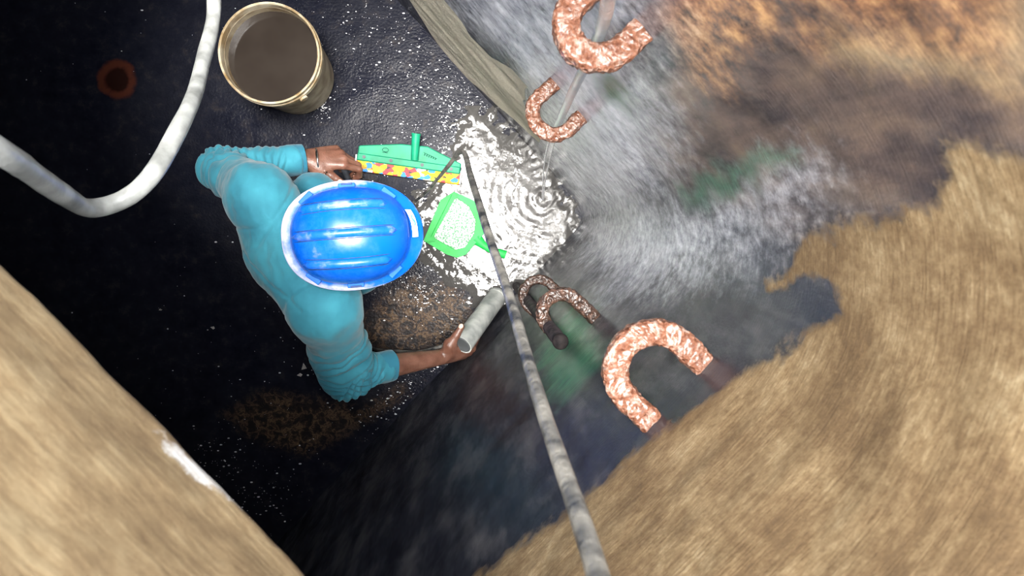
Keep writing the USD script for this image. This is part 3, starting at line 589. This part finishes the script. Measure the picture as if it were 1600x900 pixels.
# ------------------------------------------------------------------ the worker: smooth unions of tapered bones, meshed by surface nets
class Blob:
    def __init__(s, lo, hi, h):
        s.lo, s.h = np.asarray(lo, float), h; s.n = np.ceil((np.asarray(hi) - s.lo) / h).astype(int) + 1
        s.G = np.full(s.n, 0.08, np.float32)
    def _box(s, lo, hi):
        a = np.clip(np.floor((lo - s.lo) / s.h).astype(int), 0, s.n); b = np.clip(np.ceil((hi - s.lo) / s.h).astype(int) + 1, 0, s.n)
        sl = tuple(slice(i, j) for i, j in zip(a, b))
        g = np.meshgrid(*[s.lo[k] + s.h * np.arange(a[k], b[k]) for k in range(3)], indexing='ij', sparse=False)
        return sl, np.stack(g, -1)
    def put(s, fn, lo, hi, k=0.02, sub=False):
        m = 0.03 + k
        sl, P = s._box(np.asarray(lo) - m, np.asarray(hi) + m)
        if P.size == 0: return
        d = fn(P).astype(np.float32); g = s.G[sl]
        if sub: s.G[sl] = np.maximum(g, -d); return
        e = np.clip(k - np.abs(g - d), 0, None) / max(k, 1e-6)
        s.G[sl] = np.minimum(g, d) - e * e * k * 0.25
    def bone(s, a, b, ra, rb, k=0.02, sub=False):
        a, b = np.asarray(a, float), np.asarray(b, float); ab = b - a; L2 = max(ab @ ab, 1e-9); r = max(ra, rb)
        def fn(P):
            t = np.clip(((P - a) @ ab) / L2, 0, 1); return np.linalg.norm(P - a - t[..., None] * ab, axis=-1) - (ra + (rb - ra) * t)
        s.put(fn, np.minimum(a, b) - r, np.maximum(a, b) + r, k, sub)
    def egg(s, c, rad, B=np.eye(3), k=0.02, sub=False):
        c, rad = np.asarray(c, float), np.asarray(rad, float); B = np.asarray(B); r = rad.max()
        def fn(P):
            q = (P - c) @ B.T / rad; l = np.linalg.norm(q, axis=-1); g = np.linalg.norm(q / rad, axis=-1)
            return l * (l - 1) / np.maximum(g, 1e-6)
        s.put(fn, c - r, c + r, k, sub)
    def cut(s, o, nrm):
        """keep the side away from nrm"""
        sl, P = s._box(s.lo, s.lo + s.h * s.n); s.G[sl] = np.maximum(s.G[sl], ((P - o) @ np.asarray(nrm)).astype(np.float32))
    def mesh(s):
        G = s.G; neg = G < 0; n = np.array(G.shape)
        corner_ = [(i, j, k) for i in (0, 1) for j in (0, 1) for k in (0, 1)]
        cnt = sum(neg[i:n[0] - 1 + i, j:n[1] - 1 + j, k:n[2] - 1 + k].astype(np.int8) for i, j, k in corner_)
        cells = np.argwhere((cnt > 0) & (cnt < 8)); idx = np.full(cnt.shape, -1, np.int64); idx[tuple(cells.T)] = np.arange(len(cells))
        acc, num = np.zeros((len(cells), 3)), np.zeros(len(cells))
        for A in corner_:
            for ax in range(3):
                if A[ax]: continue
                Bc = list(A); Bc[ax] = 1
                va, vb = G[tuple((cells + A).T)], G[tuple((cells + Bc).T)]; x = (va < 0) != (vb < 0)
                t = np.where(x, va / np.where(x, va - vb, 1), 0); p = np.array(A, float)[None].repeat(len(cells), 0); p[:, ax] += t
                acc[x] += p[x]; num[x] += 1
        V = s.lo + s.h * (cells + acc / num[:, None]); Fq = []
        for ax in range(3):
            o1, o2 = [a for a in range(3) if a != ax]
            a = [slice(None)] * 3; b = [slice(None)] * 3; a[ax] = slice(0, n[ax] - 1); b[ax] = slice(1, n[ax])
            e = np.argwhere(neg[tuple(a)] != neg[tuple(b)])
            e = e[(e[:, o1] > 0) & (e[:, o2] > 0) & (e[:, o1] < n[o1] - 1) & (e[:, o2] < n[o2] - 1)]
            q = []
            for i, j in ((0, 0), (1, 0), (1, 1), (0, 1)):
                c = e.copy(); c[:, o1] -= i; c[:, o2] -= j; q.append(idx[tuple(c.T)])
            q = np.stack(q, -1); fl = neg[tuple(e.T)] ^ (ax == 1)
            q[~fl] = q[~fl][:, ::-1]; Fq.append(q[(q >= 0).all(1)])
        m = trimesh.Trimesh(V, tri(np.vstack(Fq)), process=False)
        if m.volume < 0: m.invert()
        parts = trimesh.graph.connected_components(m.face_adjacency, nodes=np.arange(len(m.faces)), min_len=1)
        big = max(parts, key=len); m.update_faces(np.isin(np.arange(len(m.faces)), big)); m.remove_unreferenced_vertices()
        trimesh.smoothing.filter_taubin(m, iterations=6); return m

def unit(v): v = np.asarray(v, float); return v / np.linalg.norm(v)
LS, RS = at(406, 306, .715), at(508, 481, .715)
LE, RE = at(346, 264, .50), at(543, 583, .48)
LW, RW = at(476, 249, .41), at(690, 558, .30)
U, MID, PEL = at(455, 394, .66), at(462, 396, .46), at(482, 400, .18)
HC = at(549, 368, .87)                                # where the hat's brim and head axis meet
yaw = math.radians(4.5); hf = np.array([math.cos(yaw), math.sin(yaw), 0]); pit = math.radians(10)
HX = hf * math.cos(pit) - np.array([0, 0, 1]) * math.sin(pit); HZ = hf * math.sin(pit) + np.array([0, 0, 1]) * math.cos(pit); HY = np.cross(HZ, HX)
HB = np.array([HX, HY, HZ])
def hp(x, y, z): return HC + HX * x + HY * y + HZ * z
NB = at(466, 391, .745)
LK, RK = at(492, 310, .42), at(560, 420, .42)
LA, RA = np.array([-.665, .125, .075]), np.array([-.60, -.115, .075])
LT, RT = np.array([-.545, .185, .022]), np.array([-.45, -.10, .022])

def hand(b, W, Fd, Dd, side, flex, thumb, sc=1.0, spread=0.0):
    """palm, four fingers and a thumb of unequal lengths; returns frame and finger tips"""
    Fd = unit(Fd); Dd = unit(Dd - (Dd @ Fd) * Fd); T = np.cross(Dd, Fd) if side == 'R' else np.cross(Fd, Dd)
    kx = np.array([.094, .097, .091, .081]) * sc; ky = np.array([.027, .009, -.010, -.029]) * sc; kz = np.array([.000, .004, .002, -.003]) * sc
    LN = [(.043, .026, .021), (.047, .030, .022), (.043, .028, .021), (.034, .021, .019)]; tips = []
    b.egg(W + Fd * .052 * sc - Dd * .004, np.array([  .050, .034, .0155]) * sc, np.array([Fd, T, Dd]), 0.012)
    for i in range(4):
        K = W + Fd * kx[i] + T * ky[i] + Dd * kz[i]
        b.bone(W + Fd * .012 * sc + T * ky[i] * .55, K, .0135 * sc, .0115 * sc, 0.010)
        p, a = K, 0.0; sp = spread * (1.5 - i); r = [.0098, .0090, .0083, .0072] if i != 3 else [.0086, .0080, .0073, .0064]
        for j in range(3):
            a += math.radians(flex[i][j]); d = (Fd * math.cos(a) - Dd * math.sin(a)) + T * sp * math.cos(a); q = p + unit(d) * LN[i][j] * sc
            b.bone(p, q, r[j] * sc, r[j + 1] * sc, 0.004); last = (p, q, d, a); p = q
        tips.append((p, unit(last[2]), unit(Dd * math.cos(last[3]) + Fd * math.sin(last[3]))))
    th = [W + np.asarray(t, float) for t in thumb]
    b.bone(W + Fd * .018 * sc + T * .012 * sc, th[0], .017 * sc, .0165 * sc, 0.014); b.bone(W + Fd * .05 * sc, th[0], .014 * sc, .013 * sc, 0.02)
    b.bone(th[0], th[1], .0150 * sc, .0112 * sc, 0.008); b.bone(th[1], th[2], .0112 * sc, .0088 * sc, 0.004)
    return Fd, Dd, T, tips, th

def worker():
    t = thing('person', 'person in a teal long-sleeved shirt squatting on the tank floor, holding a grey pipe', 'person', (PEL[0], PEL[1], 0))
    B = Blob((-.86, -.50, 0.0), (.02, .36, 1.02), 0.0036)
    # trunk, legs
    B.bone(U, MID, .085, .10, .03); B.bone(MID, PEL, .10, .125, .03); B.bone(LS * .8 + U * .2, RS * .8 + U * .2, .062, .062, .04)
    for K, A, T_, s in ((LK, LA, LT, 1), (RK, RA, RT, -1)):
        hip = PEL + np.array([.03, .08 * s, 0.0])
        B.bone(hip, K, .078, .052, .03); B.bone(K, A, .050, .034, .02)
        d = unit(T_ - np.r_[A[:2], .03]); heel = np.r_[A[:2], .032] - d * .035
        B.bone(heel, T_ + [0, 0, .012], .030, .026, .02); B.bone(A, np.r_[A[:2], .04] + d * .03, .033, .03, .02)
        sd = np.array([-d[1], d[0], 0])
        for i in range(5):
            o = T_ + sd * (-s) * (.032 - .016 * i) ; B.bone(o - d * .03, o + d * (.048 - .006 * i) - [0, 0, .006], .013, .0095 if i else .012, .006)
    # arms
    B.bone(LS, LE, .050, .040, .02); B.bone(LE, LW, .039, .026, .02); B.bone(RS, RE, .050, .040, .02)
    m_ = RE * .62 + RW * .38; B.bone(RE, m_, .039, .036, .02); B.bone(m_, RW, .036, .0235, .02)
    # neck and head
    B.bone(NB, hp(-.02, 0, -.06), .058, .055, .03)
    B.egg(hp(-.012, 0, .012), (.098, .077, .098), HB, .02); B.egg(hp(.028, 0, -.070), (.062, .056, .062), HB, .03); B.bone(hp(.062, 0, -.112), hp(.066, 0, -.116), .020, .02, .02)
    B.bone(hp(.088, 0, -.022), hp(.108, 0, -.056), .008, .0135, .012); B.egg(hp(.100, .010, -.06), (.010, .008, .007), HB, .006); B.egg(hp(.100, -.010, -.06), (.010, .008, .007), HB, .006)
    B.bone(hp(.086, -.017, -.084), hp(.086, .017, -.084), .0075, .0075, .006); B.bone(hp(.084, -.014, -.094), hp(.084, .014, -.094), .008, .008, .006)
    for s in (-1, 1):
        B.egg(hp(.089, .032 * s, -.024), (.012, .016, .011), HB, sub=True); B.egg(hp(-.004, .080 * s, -.036), (.020, .008, .030), HB, .006)
        B.bone(hp(.082, .016 * s, -.006), hp(.074, .05 * s, -.006), .009, .008, .01)
    # hands
    fl = hand(B, LW, at(541, 245, .385) - LW, np.array([0, .52, .85]), 'L', [(24, 66, 34), (40, 62, 34), (50, 64, 36), (58, 64, 36)],
              [(.038, -.026, .0), (.073, -.045, .002), (.100, -.063, -.006)], 1.10, 0.05)
    fr = hand(B, RW, np.array([.85, .15, -.45]), np.array([.2, -.70, .66]), 'R', [(38, 58, 34), (46, 60, 34), (52, 62, 34), (56, 62, 34)],
              [(.026, .040, .016), (.046, .070, .022), (.062, .096, .022)], 1.05, 0.0)
    body = B.mesh()
    SK = mat('skin', {'tc': ('texture_coordinate', {}), 'n': ('noise_texture', {'scale': 30.0, 'detail': 5.0}), 'r': ('rgb_ramp', {'ramp': [(0.35, (0.10, 0.042, 0.027)), (0.65, (0.165, 0.078, 0.054))]}),
                      'n2': ('noise_texture', {'scale': 260.0, 'detail': 3.0}), 'b': ('bump', {'strength': 0.35, 'distance': 0.002}),
                      'p': ('principled_bsdf', {'roughness': 0.42, 'subsurface_weight': 0.08, 'subsurface_scale': 0.006})},
             [('tc.object', 'n.vector'), ('n.fac', 'r.fac'), ('r.color', 'p.base_color'), ('tc.object', 'n2.vector'), ('n2.fac', 'b.height'), ('b.normal', 'p.normal')])
    obj('body', body, SK, t, smooth=True)
    # nails
    NM = basic('nail', (0.55, 0.34, 0.26), (0.62, 0.42, 0.34), scale=80, rough=0.25)
    def nail(p, d, up, w):
        d = unit(d); up = unit(up - (up @ d) * d); s = trimesh.creation.icosphere(subdivisions=2); s.vertices = s.vertices * [w * 1.25, w, w * .35]
        M4 = np.eye(4); M4[:3, 0], M4[:3, 1], M4[:3, 2], M4[:3, 3] = d, np.cross(up, d), up, p; s.apply_transform(M4); obj('nail', s, NM, t, smooth=True, label='fingernail')
    th = fr[4]; nail(th[2] + np.array([-.002, .002, .0082]), th[2] - th[1], np.array([-.1, .0, 1.0]), .0068)
    th = fl[4]; nail(th[2] + np.array([0, 0, .0095]), th[2] - th[1], np.array([0, -.1, 1.0]), .0068)
    for tip, d, up in fl[3][:2] + fr[3][:2]: nail(tip + up * .0066 - d * .001, d, up, .005)
    # eyes, hair
    EW, ED = basic('eye_white', (0.7, 0.68, 0.64), (0.75, 0.73, 0.7), rough=0.1), basic('iris', (0.02, 0.012, 0.008), (0.03, 0.018, 0.01), rough=0.1)
    for s in (-1, 1):
        e = trimesh.creation.icosphere(subdivisions=3, radius=.0115); e.apply_translation(hp(.0755, .032 * s, -.024)); ey = obj('eye', e, EW, t, smooth=True)
        e = trimesh.creation.icosphere(subdivisions=2, radius=.0062); e.vertices = e.vertices * [.5, 1, 1]; e.vertices = e.vertices @ HB + hp(.0848, .032 * s, -.025); obj('iris', e, ED, ey, smooth=True, label='dark iris')
    HR = basic('hair', (0.006, 0.005, 0.005), (0.015, 0.012, 0.011), scale=90, rough=0.5, bump=1.0, bscale=300)
    hb = Blob(HC - .15, HC + .15, .005); hb.egg(hp(-.014, 0, .014), (.101, .080, .101), HB, .01); hb.egg(hp(-.045, 0, -.040), (.045, .060, .040), HB, .03); hb.cut(hp(.062, 0, 0), HX * .8 - HZ * .6)
    obj('hair', hb.mesh(), HR, t, smooth=True)
    # shirt
    S = Blob((-.88, -.52, .12), (-.08, .34, .86), 0.0040)
    fa, fb = unit(LW - LE), unit(RW - RE)
    lc, rc = LE + fa * ((at(473, 250, .415) - LE) @ fa), RE + fb * ((at(611, 578, .40) - RE) @ fb)
    S.bone(U, MID, .100, .112, .03); S.bone(MID, PEL + [0, 0, .03], .112, .138, .03); S.bone(LS * .86 + U * .14, RS * .86 + U * .14, .078, .080, .05); S.bone(LS, U, .07, .09, .04); S.bone(RS, U, .075, .09, .04)
    S.bone(U, NB, .09, .068, .03)
    S.bone(LS, LE, .072, .056, .03); S.bone(LE, lc, .054, .040, .02); S.bone(RS, RE, .080, .060, .035); S.bone(RE, rc, .058, .043, .03); S.bone(RS * .4 + RE * .6, RE, .068, .062, .03)
    S.cut(lc, fa) if False else None
    for c, f, r in ((lc, fa, .033), (rc, fb, .037)):                 # open cuffs
        def end(P, c=c, f=f): return np.where(np.linalg.norm(P - c, axis=-1) < .11, -((P - c + f * .010) @ f), 1.0)
        S.put(end, c - .08, c + .08, 0.0, sub=True)
        S.bone(c - f * .03, c + f * .05, r, r, 0, sub=True)
    S.bone(NB * .6 + hp(-.03, 0, -.05) * .4, hp(-.03, 0, -.05), .058, .066, 0, sub=True)
    m = S.mesh(); V = m.vertices.copy(); N = m.vertex_normals
    def along(a, b):
        ab = b - a; L = np.linalg.norm(ab); q = (V - a) @ ab / L; d = np.linalg.norm(V - a - np.clip(q / L, 0, 1)[:, None] * ab, axis=1); return q, d, L
    disp = (meshkit.fbm(V * 9, 3, 41) - .5) * .020 + (meshkit.fbm(V * [30, 18, 12], 3, 42) - .5) * .012
    seam = np.full(len(V), 1.0)
    for (a, b, w0, amp, lam, sg, seed) in ((RS, RE, .30, .0065, .031, 1, 43), (RE, rc, 0.0, .0050, .024, -1, 44), (LS, LE, .35, .0042, .032, 1, 45), (LE, lc, 0.0, .0042, .026, -1, 46)):
        q, d, L = along(a, b); near = np.clip(1 - (d - .080) / .03, 0, 1) * ((q > -.04) & (q < L + .05))
        wgt = np.clip((q / L - w0) / .35, 0, 1) if sg > 0 else np.clip(1.15 - q / L, 0.15, 1) * (q < L - .052)
        ph = q / lam + 2.6 * (meshkit.fbm(V * [11, 11, 11], 2, seed) - .5) + (V[:, 0] * 9 - V[:, 1] * 5)
        wv = np.abs(np.sin(np.pi * ph)); disp += near * wgt * amp * (wv ** 1.1 * 1.9 - 1.25) * (0.45 + 1.1 * meshkit.fbm(V * 14, 2, seed + 9))
    for o, n_, r in ((LS + (U - LS) * .28, unit(LS - U), .16), (RS + (U - RS) * .22, unit(RS - U), .16), (at(432, 330, .7), unit([.75, -.5, -.3]), .12), (at(452, 440, .7), unit([.55, .75, .2]), .13)):
        dd = (V - o) @ n_; ok = np.linalg.norm(V - o, axis=1) < r; seam = np.where(ok, np.minimum(seam, np.abs(dd + (meshkit.fbm(V * 10, 2, 47) - .5) * .01)), seam)
    disp -= .003 * np.exp(-(seam / .006) ** 2)
    m.vertices = V + N * disp[:, None]
    def cloth(name, lo, hi):
        return mat(name, {'tc': ('texture_coordinate', {}), 'n': ('noise_texture', {'scale': 11.0, 'detail': 6.0}), 'r': ('rgb_ramp', {'ramp': [(0.34, lo), (0.66, hi)]}),
                'w': ('noise_texture', {'scale': 420.0, 'detail': 2.0}), 'b': ('bump', {'strength': 0.25, 'distance': 0.001}), 'p': ('principled_bsdf', {'roughness': 0.85, 'sheen_weight': 0.15})},
                [('tc.object', 'n.vector'), ('n.fac', 'r.fac'), ('r.color', 'p.base_color'), ('tc.object', 'w.vector'), ('w.fac', 'b.height'), ('b.normal', 'p.normal')])
    SH = cloth('teal_shirt', (0.012, 0.135, 0.195), (0.028, 0.215, 0.285)); CF = cloth('teal_cuff', (0.007, 0.105, 0.17), (0.016, 0.15, 0.22))
    sh = obj('shirt', m, SH, t, smooth=True)
    for c, f, r in ((lc, fa, .0405), (rc, fb, .0445)):
        n_ = 18; P = np.linspace(c - f * .050, c + f * .004, n_); rr = r * (1 + .03 * np.sin(np.linspace(0, 3, n_)))
        o_ = tube(P, rr, 44, cap=False, shape=lambda k, a: 1 + .05 * np.sin(2 * a + .5) + .02 * np.sin(5 * a + k * .3)); i_ = tube(P, rr - .003, 44, cap=False, shape=lambda k, a: 1 + .05 * np.sin(2 * a + .5) + .02 * np.sin(5 * a + k * .3)); i_.invert()
        e = tube([P[-1], P[-1] + f * .001], [r * 1.0, r * 0.99], 44, cap=False, shape=lambda k, a: 1 + .05 * np.sin(2 * a + .5) + .02 * np.sin(5 * a + 17 * .3))
        obj('cuff', cat(o_, i_), CF, sh, smooth=60)
    # trousers
    Q = Blob((-.86, -.3, .0), (-.25, .36, .56), 0.0055)
    for K, A, s in ((LK, LA, 1), (RK, RA, -1)):
        hip = PEL + np.array([.03, .08 * s, 0.0]); Q.bone(hip, K, .092, .064, .03); h = A * .8 + K * .2; Q.bone(K, h, .064, .052, .03)
    Q.bone(PEL, PEL + [0, 0, .06], .135, .125, .04); Q.put(lambda P: P[..., 2] - .035, (-.9, -.4, -.1), (-.2, .4, .1), 0, sub=True)
    qm = Q.mesh(); qm.vertices += qm.vertex_normals * ((meshkit.fbm(qm.vertices * 16, 3, 51) - .5) * .014)[:, None]
    obj('trousers', qm, cloth('teal_trousers', (0.011, 0.125, 0.18), (0.024, 0.185, 0.25)), t, smooth=True)
    # bangle
    o = at(496, 251, .405); a = np.linspace(0, 2 * np.pi, 48, endpoint=False); e1, e2 = fl[2], fl[1]
    P = o + np.outer(np.cos(a) * .034, e1) + np.outer(np.sin(a) * .029, e2); P = np.vstack([P, P[:2]])
    MT = mat('silver', {'p': ('principled_bsdf', {'base_color': (0.75, 0.75, 0.77), 'metallic': 1.0, 'roughness': 0.18})}, [])
    obj('bangle', tube(P, .0026 * (1 + .5 * np.exp(-((np.linspace(0, 1, 50) * 50 - 11) / 4.0) ** 2)), 12, cap=False), MT, t, smooth=True, label='silver bangle on the left wrist')
    return t, fl, fr, HX

PERSON, HANDL, HANDR, _ = worker()

def hard_hat():
    t = stage.GetPrimAtPath('/World/person')
    n, l = {'tc': ('texture_coordinate', {})}, []
    n['n'] = ('noise_texture', {'scale': 17.0, 'detail': 8.0, 'roughness': 0.7}); l.append(('tc.object', 'n.vector'))
    n['at'] = ('attribute', {'attribute': 'dust_sheen'})
    n['m'] = ('math', {'math_type': 'multiply_add', 'value2': 1.5}); n['s'] = ('math', {'math_type': 'subtract', 'value2': 0.5}); l += [('n.fac', 's.value1'), ('s.value', 'm.value1'), ('at.fac', 'm.value3')]
    n['r'] = ('rgb_ramp', {'ramp': [(0.30, (0.002, 0.105, 0.62)), (0.52, (0.012, 0.12, 0.60)), (0.78, (0.22, 0.28, 0.58)), (0.97, (0.44, 0.46, 0.66))]}); l.append(('m.value', 'r.fac'))
    n['rg'] = ('map_range', {'from_min': 0.3, 'from_max': 0.9, 'to_min': 0.24, 'to_max': 0.6, 'clamp': True}); l.append(('m.value', 'rg.value'))
    n['p'] = ('principled_bsdf', {}); l += [('r.color', 'p.base_color'), ('rg.result', 'p.roughness')]
    M = mat('hat_plastic', n, l)
    ax, by, hz = .129, .106, .128
    def crown(x, y):
        r = np.clip(1 - np.abs(x / ax) ** 2.3 - np.abs(y / by) ** 2.3, 0, 1); return hz * r ** .5
    # crown: rows of a superellipse dome
    th = np.linspace(0, 2 * np.pi, 120, endpoint=False); ph = np.linspace(0, np.pi / 2, 44); TT, PP = np.meshgrid(th, ph, indexing='ij'); TT, PP = TT.ravel(), PP.ravel()
    ce = np.sign(np.cos(TT)) * np.abs(np.cos(TT)) ** .87; se = np.sign(np.sin(TT)) * np.abs(np.sin(TT)) ** .87
    cp = np.cos(PP) ** .80; sp = np.sin(PP) ** .95
    x, y, z = ax * ce * cp, by * se * cp, hz * sp
    V = np.c_[x, y, z]; shell = trimesh.Trimesh(V, tri(grid_faces(120, 44, True)), process=False); shell.fix_normals()
    W = lambda q: np.asarray(q) @ HB + HC
    edge = np.clip(1 - z / .030, 0, 1)
    dust_sheen = 0.30 + .30 * edge + .10 * np.clip(-x / ax, 0, 1)
    shell.vertices = W(V)
    hat = obj('hard_hat', shell, M, t, prim={'dust_sheen': dust_sheen}, label='scuffed blue hard hat with three ridges')
    # brim: outline grows into a peak at the front, edge turned down
    a = np.linspace(0, 2 * np.pi, 160, endpoint=False); ca, sa = np.cos(a), np.sin(a)
    ri = np.c_[ax * np.sign(ca) * np.abs(ca) ** .87 * .97, by * np.sign(sa) * np.abs(sa) ** .87 * .97]
    px_ = np.where(ca > 0, .1585, .148); ro = np.c_[px_ * np.sign(ca) * np.abs(ca) ** .92, .121 * np.sign(sa) * np.abs(sa) ** np.where(ca > 0, .92, .85)]
    ro[:, 0] += .004 * (np.abs(sa) < .35) * (ca > 0) * 0
    rows = []
    for k, u in enumerate(np.linspace(0, 1, 9)): rows.append(np.c_[ri * (1 - u) + ro * u, .004 - .010 * u ** 1.4 + np.where(ca > 0, -.008 * u * ca, 0)])
    rows.append(np.c_[ro * 1.008, rows[-1][:, 2] - .004]); rows.append(np.c_[ro * 1.004, rows[-2][:, 2] - .010]); rows.append(np.c_[ro * .985, rows[-3][:, 2] - .008]); rows.append(np.c_[ri * .97, rows[0][:, 2] - .006])
    BV = np.array(rows); nr = len(BV); BV = BV.transpose(1, 0, 2).reshape(-1, 3)
    br = trimesh.Trimesh(BV, tri(grid_faces(160, nr, True)), process=False); br.fix_normals()
    u = np.tile(np.r_[np.linspace(0, 1, 9), 1, 1, 1, 0], 160); back = np.clip((-BV[:, 0] + .085) / .08, 0, 1)
    side = np.clip(.75 * back + .15, 0, 1)
    bd = .28 + .62 * np.clip(u * 1.6, 0.35, 1) * np.clip(back, .0, 1) + .25 * (u > .93)  # paler towards the back rim: sky sheen painted in, along with scuffs
    br.vertices = W(BV); obj('brim', br, M, hat, prim={'dust_sheen': bd})
    # three ridges along the crown
    for y0 in (-.058, .004, .062):
        xs = np.linspace(-.122 if abs(y0) < .01 else -.104, .098 if abs(y0) < .01 else .082, 50); yy = np.full(50, y0) * (1 - .10 * (xs / ax) ** 2)
        def zc(x_, y_):
            # height of the dome under (x, y)
            lo, hi = np.zeros(len(x_)), np.full(len(x_), np.pi / 2)
            e = .87; cpn = ((np.abs(x_) / ax) ** (2 / e) + (np.abs(y_) / by) ** (2 / e)) ** (e / 2); cpn = np.clip(cpn, 0, 1) ** (1 / .80)
            return hz * np.sqrt(np.clip(1 - cpn ** 2, 0, 1)) ** .95
        zz = zc(xs, yy) - .003
        end = np.clip(np.minimum(np.arange(50), np.arange(50)[::-1]) / 4, .15, 1)
        rib = tube(np.c_[xs, yy, zz], .0095 * end, 16, shape=lambda k, ang: np.ones(16))
        d = np.full(len(rib.vertices), .52); rib.vertices = W(rib.vertices); obj('ridge', rib, M, hat, prim={'dust_sheen': d})
        for s in (-1, 1):                                          # dark creases either side of a ridge
            yg = yy + s * .0105; cr = tube(np.c_[xs, yg, zc(xs, yg) - .0006], .0012 * end, 8); cr.vertices = W(cr.vertices); obj('crease', cr, M_dark_blue, hat, smooth=True)
    # accessory slots at the sides and four raised tabs
    for s in (-1, 1):
        sl = rounded_box((.036, .010, .016), .002); sl.apply_translation((.0, s * .109, .006)); sl.vertices = W(sl.vertices); so = obj('slot_lug', sl, M_hat2, hat, smooth=40)
        g = rounded_box((.024, .004, .004), .001); g.apply_translation((.0, s * .112, .0145)); g.vertices = W(g.vertices); obj('slot', g, M_dark_blue, hat, smooth=40)
        for x0, y0, an in ((.088, .088, -42), (-.088, .088, 42)):
            tb = rounded_box((.034, .012, .012), .002); tb.apply_transform(trimesh.transformations.rotation_matrix(math.radians(an * s), [0, 0, 1])); tb.apply_translation((x0, s * y0 * .98, .012)); tb.vertices = W(tb.vertices); obj('tab', tb, M_hat2, hat, smooth=40)
    # white sticker with a small blue mark on the front
    ys = np.linspace(-.014, .048, 14); xs_ = lambda yv, zz_: ax * np.clip(1 - np.abs(yv / by) ** 2.2, 0, 1) ** .5
    VV = []
    for yv in ys:
        for k, zz_ in enumerate((.010, .030)): VV.append((xs_(np.array(yv), 0) * (1.035 - .010 * k) + (.012 if k == 0 else .0), yv, zz_))
    VV = np.array(VV); f = tri(grid_faces(14, 2)); st = trimesh.Trimesh(VV, f, process=False); st2 = st.copy(); st2.vertices -= [.0012, 0, .0006]; st2.invert()
    w = cat(st, st2); w.vertices = W(w.vertices)
    if (w.face_normals[0] @ HZ) < 0: w.invert()
    skr = obj('sticker', w, M_sticker, hat, smooth=False, label='white sticker with a blue mark')
    q = np.linspace(0, 1, 40); yv = .012 + .022 * q; xm = xs_(yv, 0) * 1.03 + .006 + .0022 * np.sin(q * 2 * np.pi); zm = .0212 - .002 * np.sin(q * 2 * np.pi)
    mk = tube(np.c_[xm, yv, zm], .0012 + .0006 * np.sin(q * np.pi), 8); mk.vertices = W(mk.vertices); obj('mark', mk, M_mark, skr, smooth=True) if False else obj('mark', mk, M_mark, hat, smooth=True, label='small blue S-shaped mark')
M_dark_blue = basic('dark_blue', (0.006, 0.03, 0.12), (0.02, 0.05, 0.16), scale=60, rough=0.7)
M_hat2 = basic('hat_blue', (0.004, 0.09, 0.46), (0.015, 0.12, 0.50), scale=30, rough=0.6, specular_ior_level=0.2)
M_sticker = basic('sticker', (0.72, 0.72, 0.70), (0.85, 0.85, 0.84), scale=60, rough=0.5)
M_mark = basic('blue_mark', (0.05, 0.25, 0.5), (0.06, 0.3, 0.55), rough=0.5)
hard_hat()

# ------------------------------------------------------------------ what the hands hold
def grey_pipe():
    a, b = at(724, 536, .305), at(776, 464, .040); d = unit(b - a)
    t = thing('grey_pipe', 'muddy grey plastic pipe held in the right hand, its end dipping into the puddle', 'pipe', a)
    M = basic('grey_pipe', (0.20, 0.215, 0.21), (0.42, 0.43, 0.41), scale=22.0, rough=0.45, bump=0.3, detail=7.0)
    N = 50; P = np.linspace(a - d * .01, b, N); k_ = np.linspace(0, 1, N)
    sq = lambda k, ang: 1 / np.sqrt((np.cos(ang) / (1.05 if k_[k] > .5 else 1.05 - .0 * k)) ** 2 + (np.sin(ang) / (.98 - .22 * max(0, 1 - k_[k] / .3))) ** 2)
    o_ = tube(P, .0315, 40, cap=False, shape=sq); i_ = tube(P, .0275, 40, cap=False, shape=sq); i_.invert()
    e = cat(o_, i_); rimv = []
    for kk in (0, N - 1):
        ro_ = o_.vertices.reshape(40, N, 3)[:, kk]; ri_ = i_.vertices.reshape(40, N, 3)[:, kk]; v = np.stack([ro_, ri_], 1).reshape(-1, 3); rimv.append(trimesh.Trimesh(v, tri(grid_faces(40, 2, True)), process=False))
    obj('tube', cat(e, *rimv), M, t, smooth=40)
    obj('end_ring', tube([b - d * .010, b - d * .007, b + d * .004, b + d * .007], [.0322, .0345, .0345, .0322], 40), M, t, smooth=40)
    obj('plug', tube([a - d * .0125, a - d * .009, a + d * .012], [.0235, .0272, .0278], 32, shape=lambda k, ang: sq(2, ang)), basic('pipe_plug', (0.03, 0.034, 0.036), (0.07, 0.075, 0.078), rough=0.6), t, smooth=30)
grey_pipe()
def black_tool():
    a, b = at(533, 257, .40), at(547, 287, .345); P = spline([a, a * .5 + b * .5 + [.002, 0, .004], b], 24); r = .0085 * np.r_[np.linspace(.5, 1, 4), np.ones(14), np.linspace(1, .6, 6)]
    tag(obj('handle_stub', tube(P, r, 16), basic('black_rubber', (0.012, 0.013, 0.016), (0.03, 0.032, 0.038), scale=60, rough=0.35), smooth=50), 'short black rubber stub pinched between thumb and fingers of the left hand', 'tool')
black_tool()
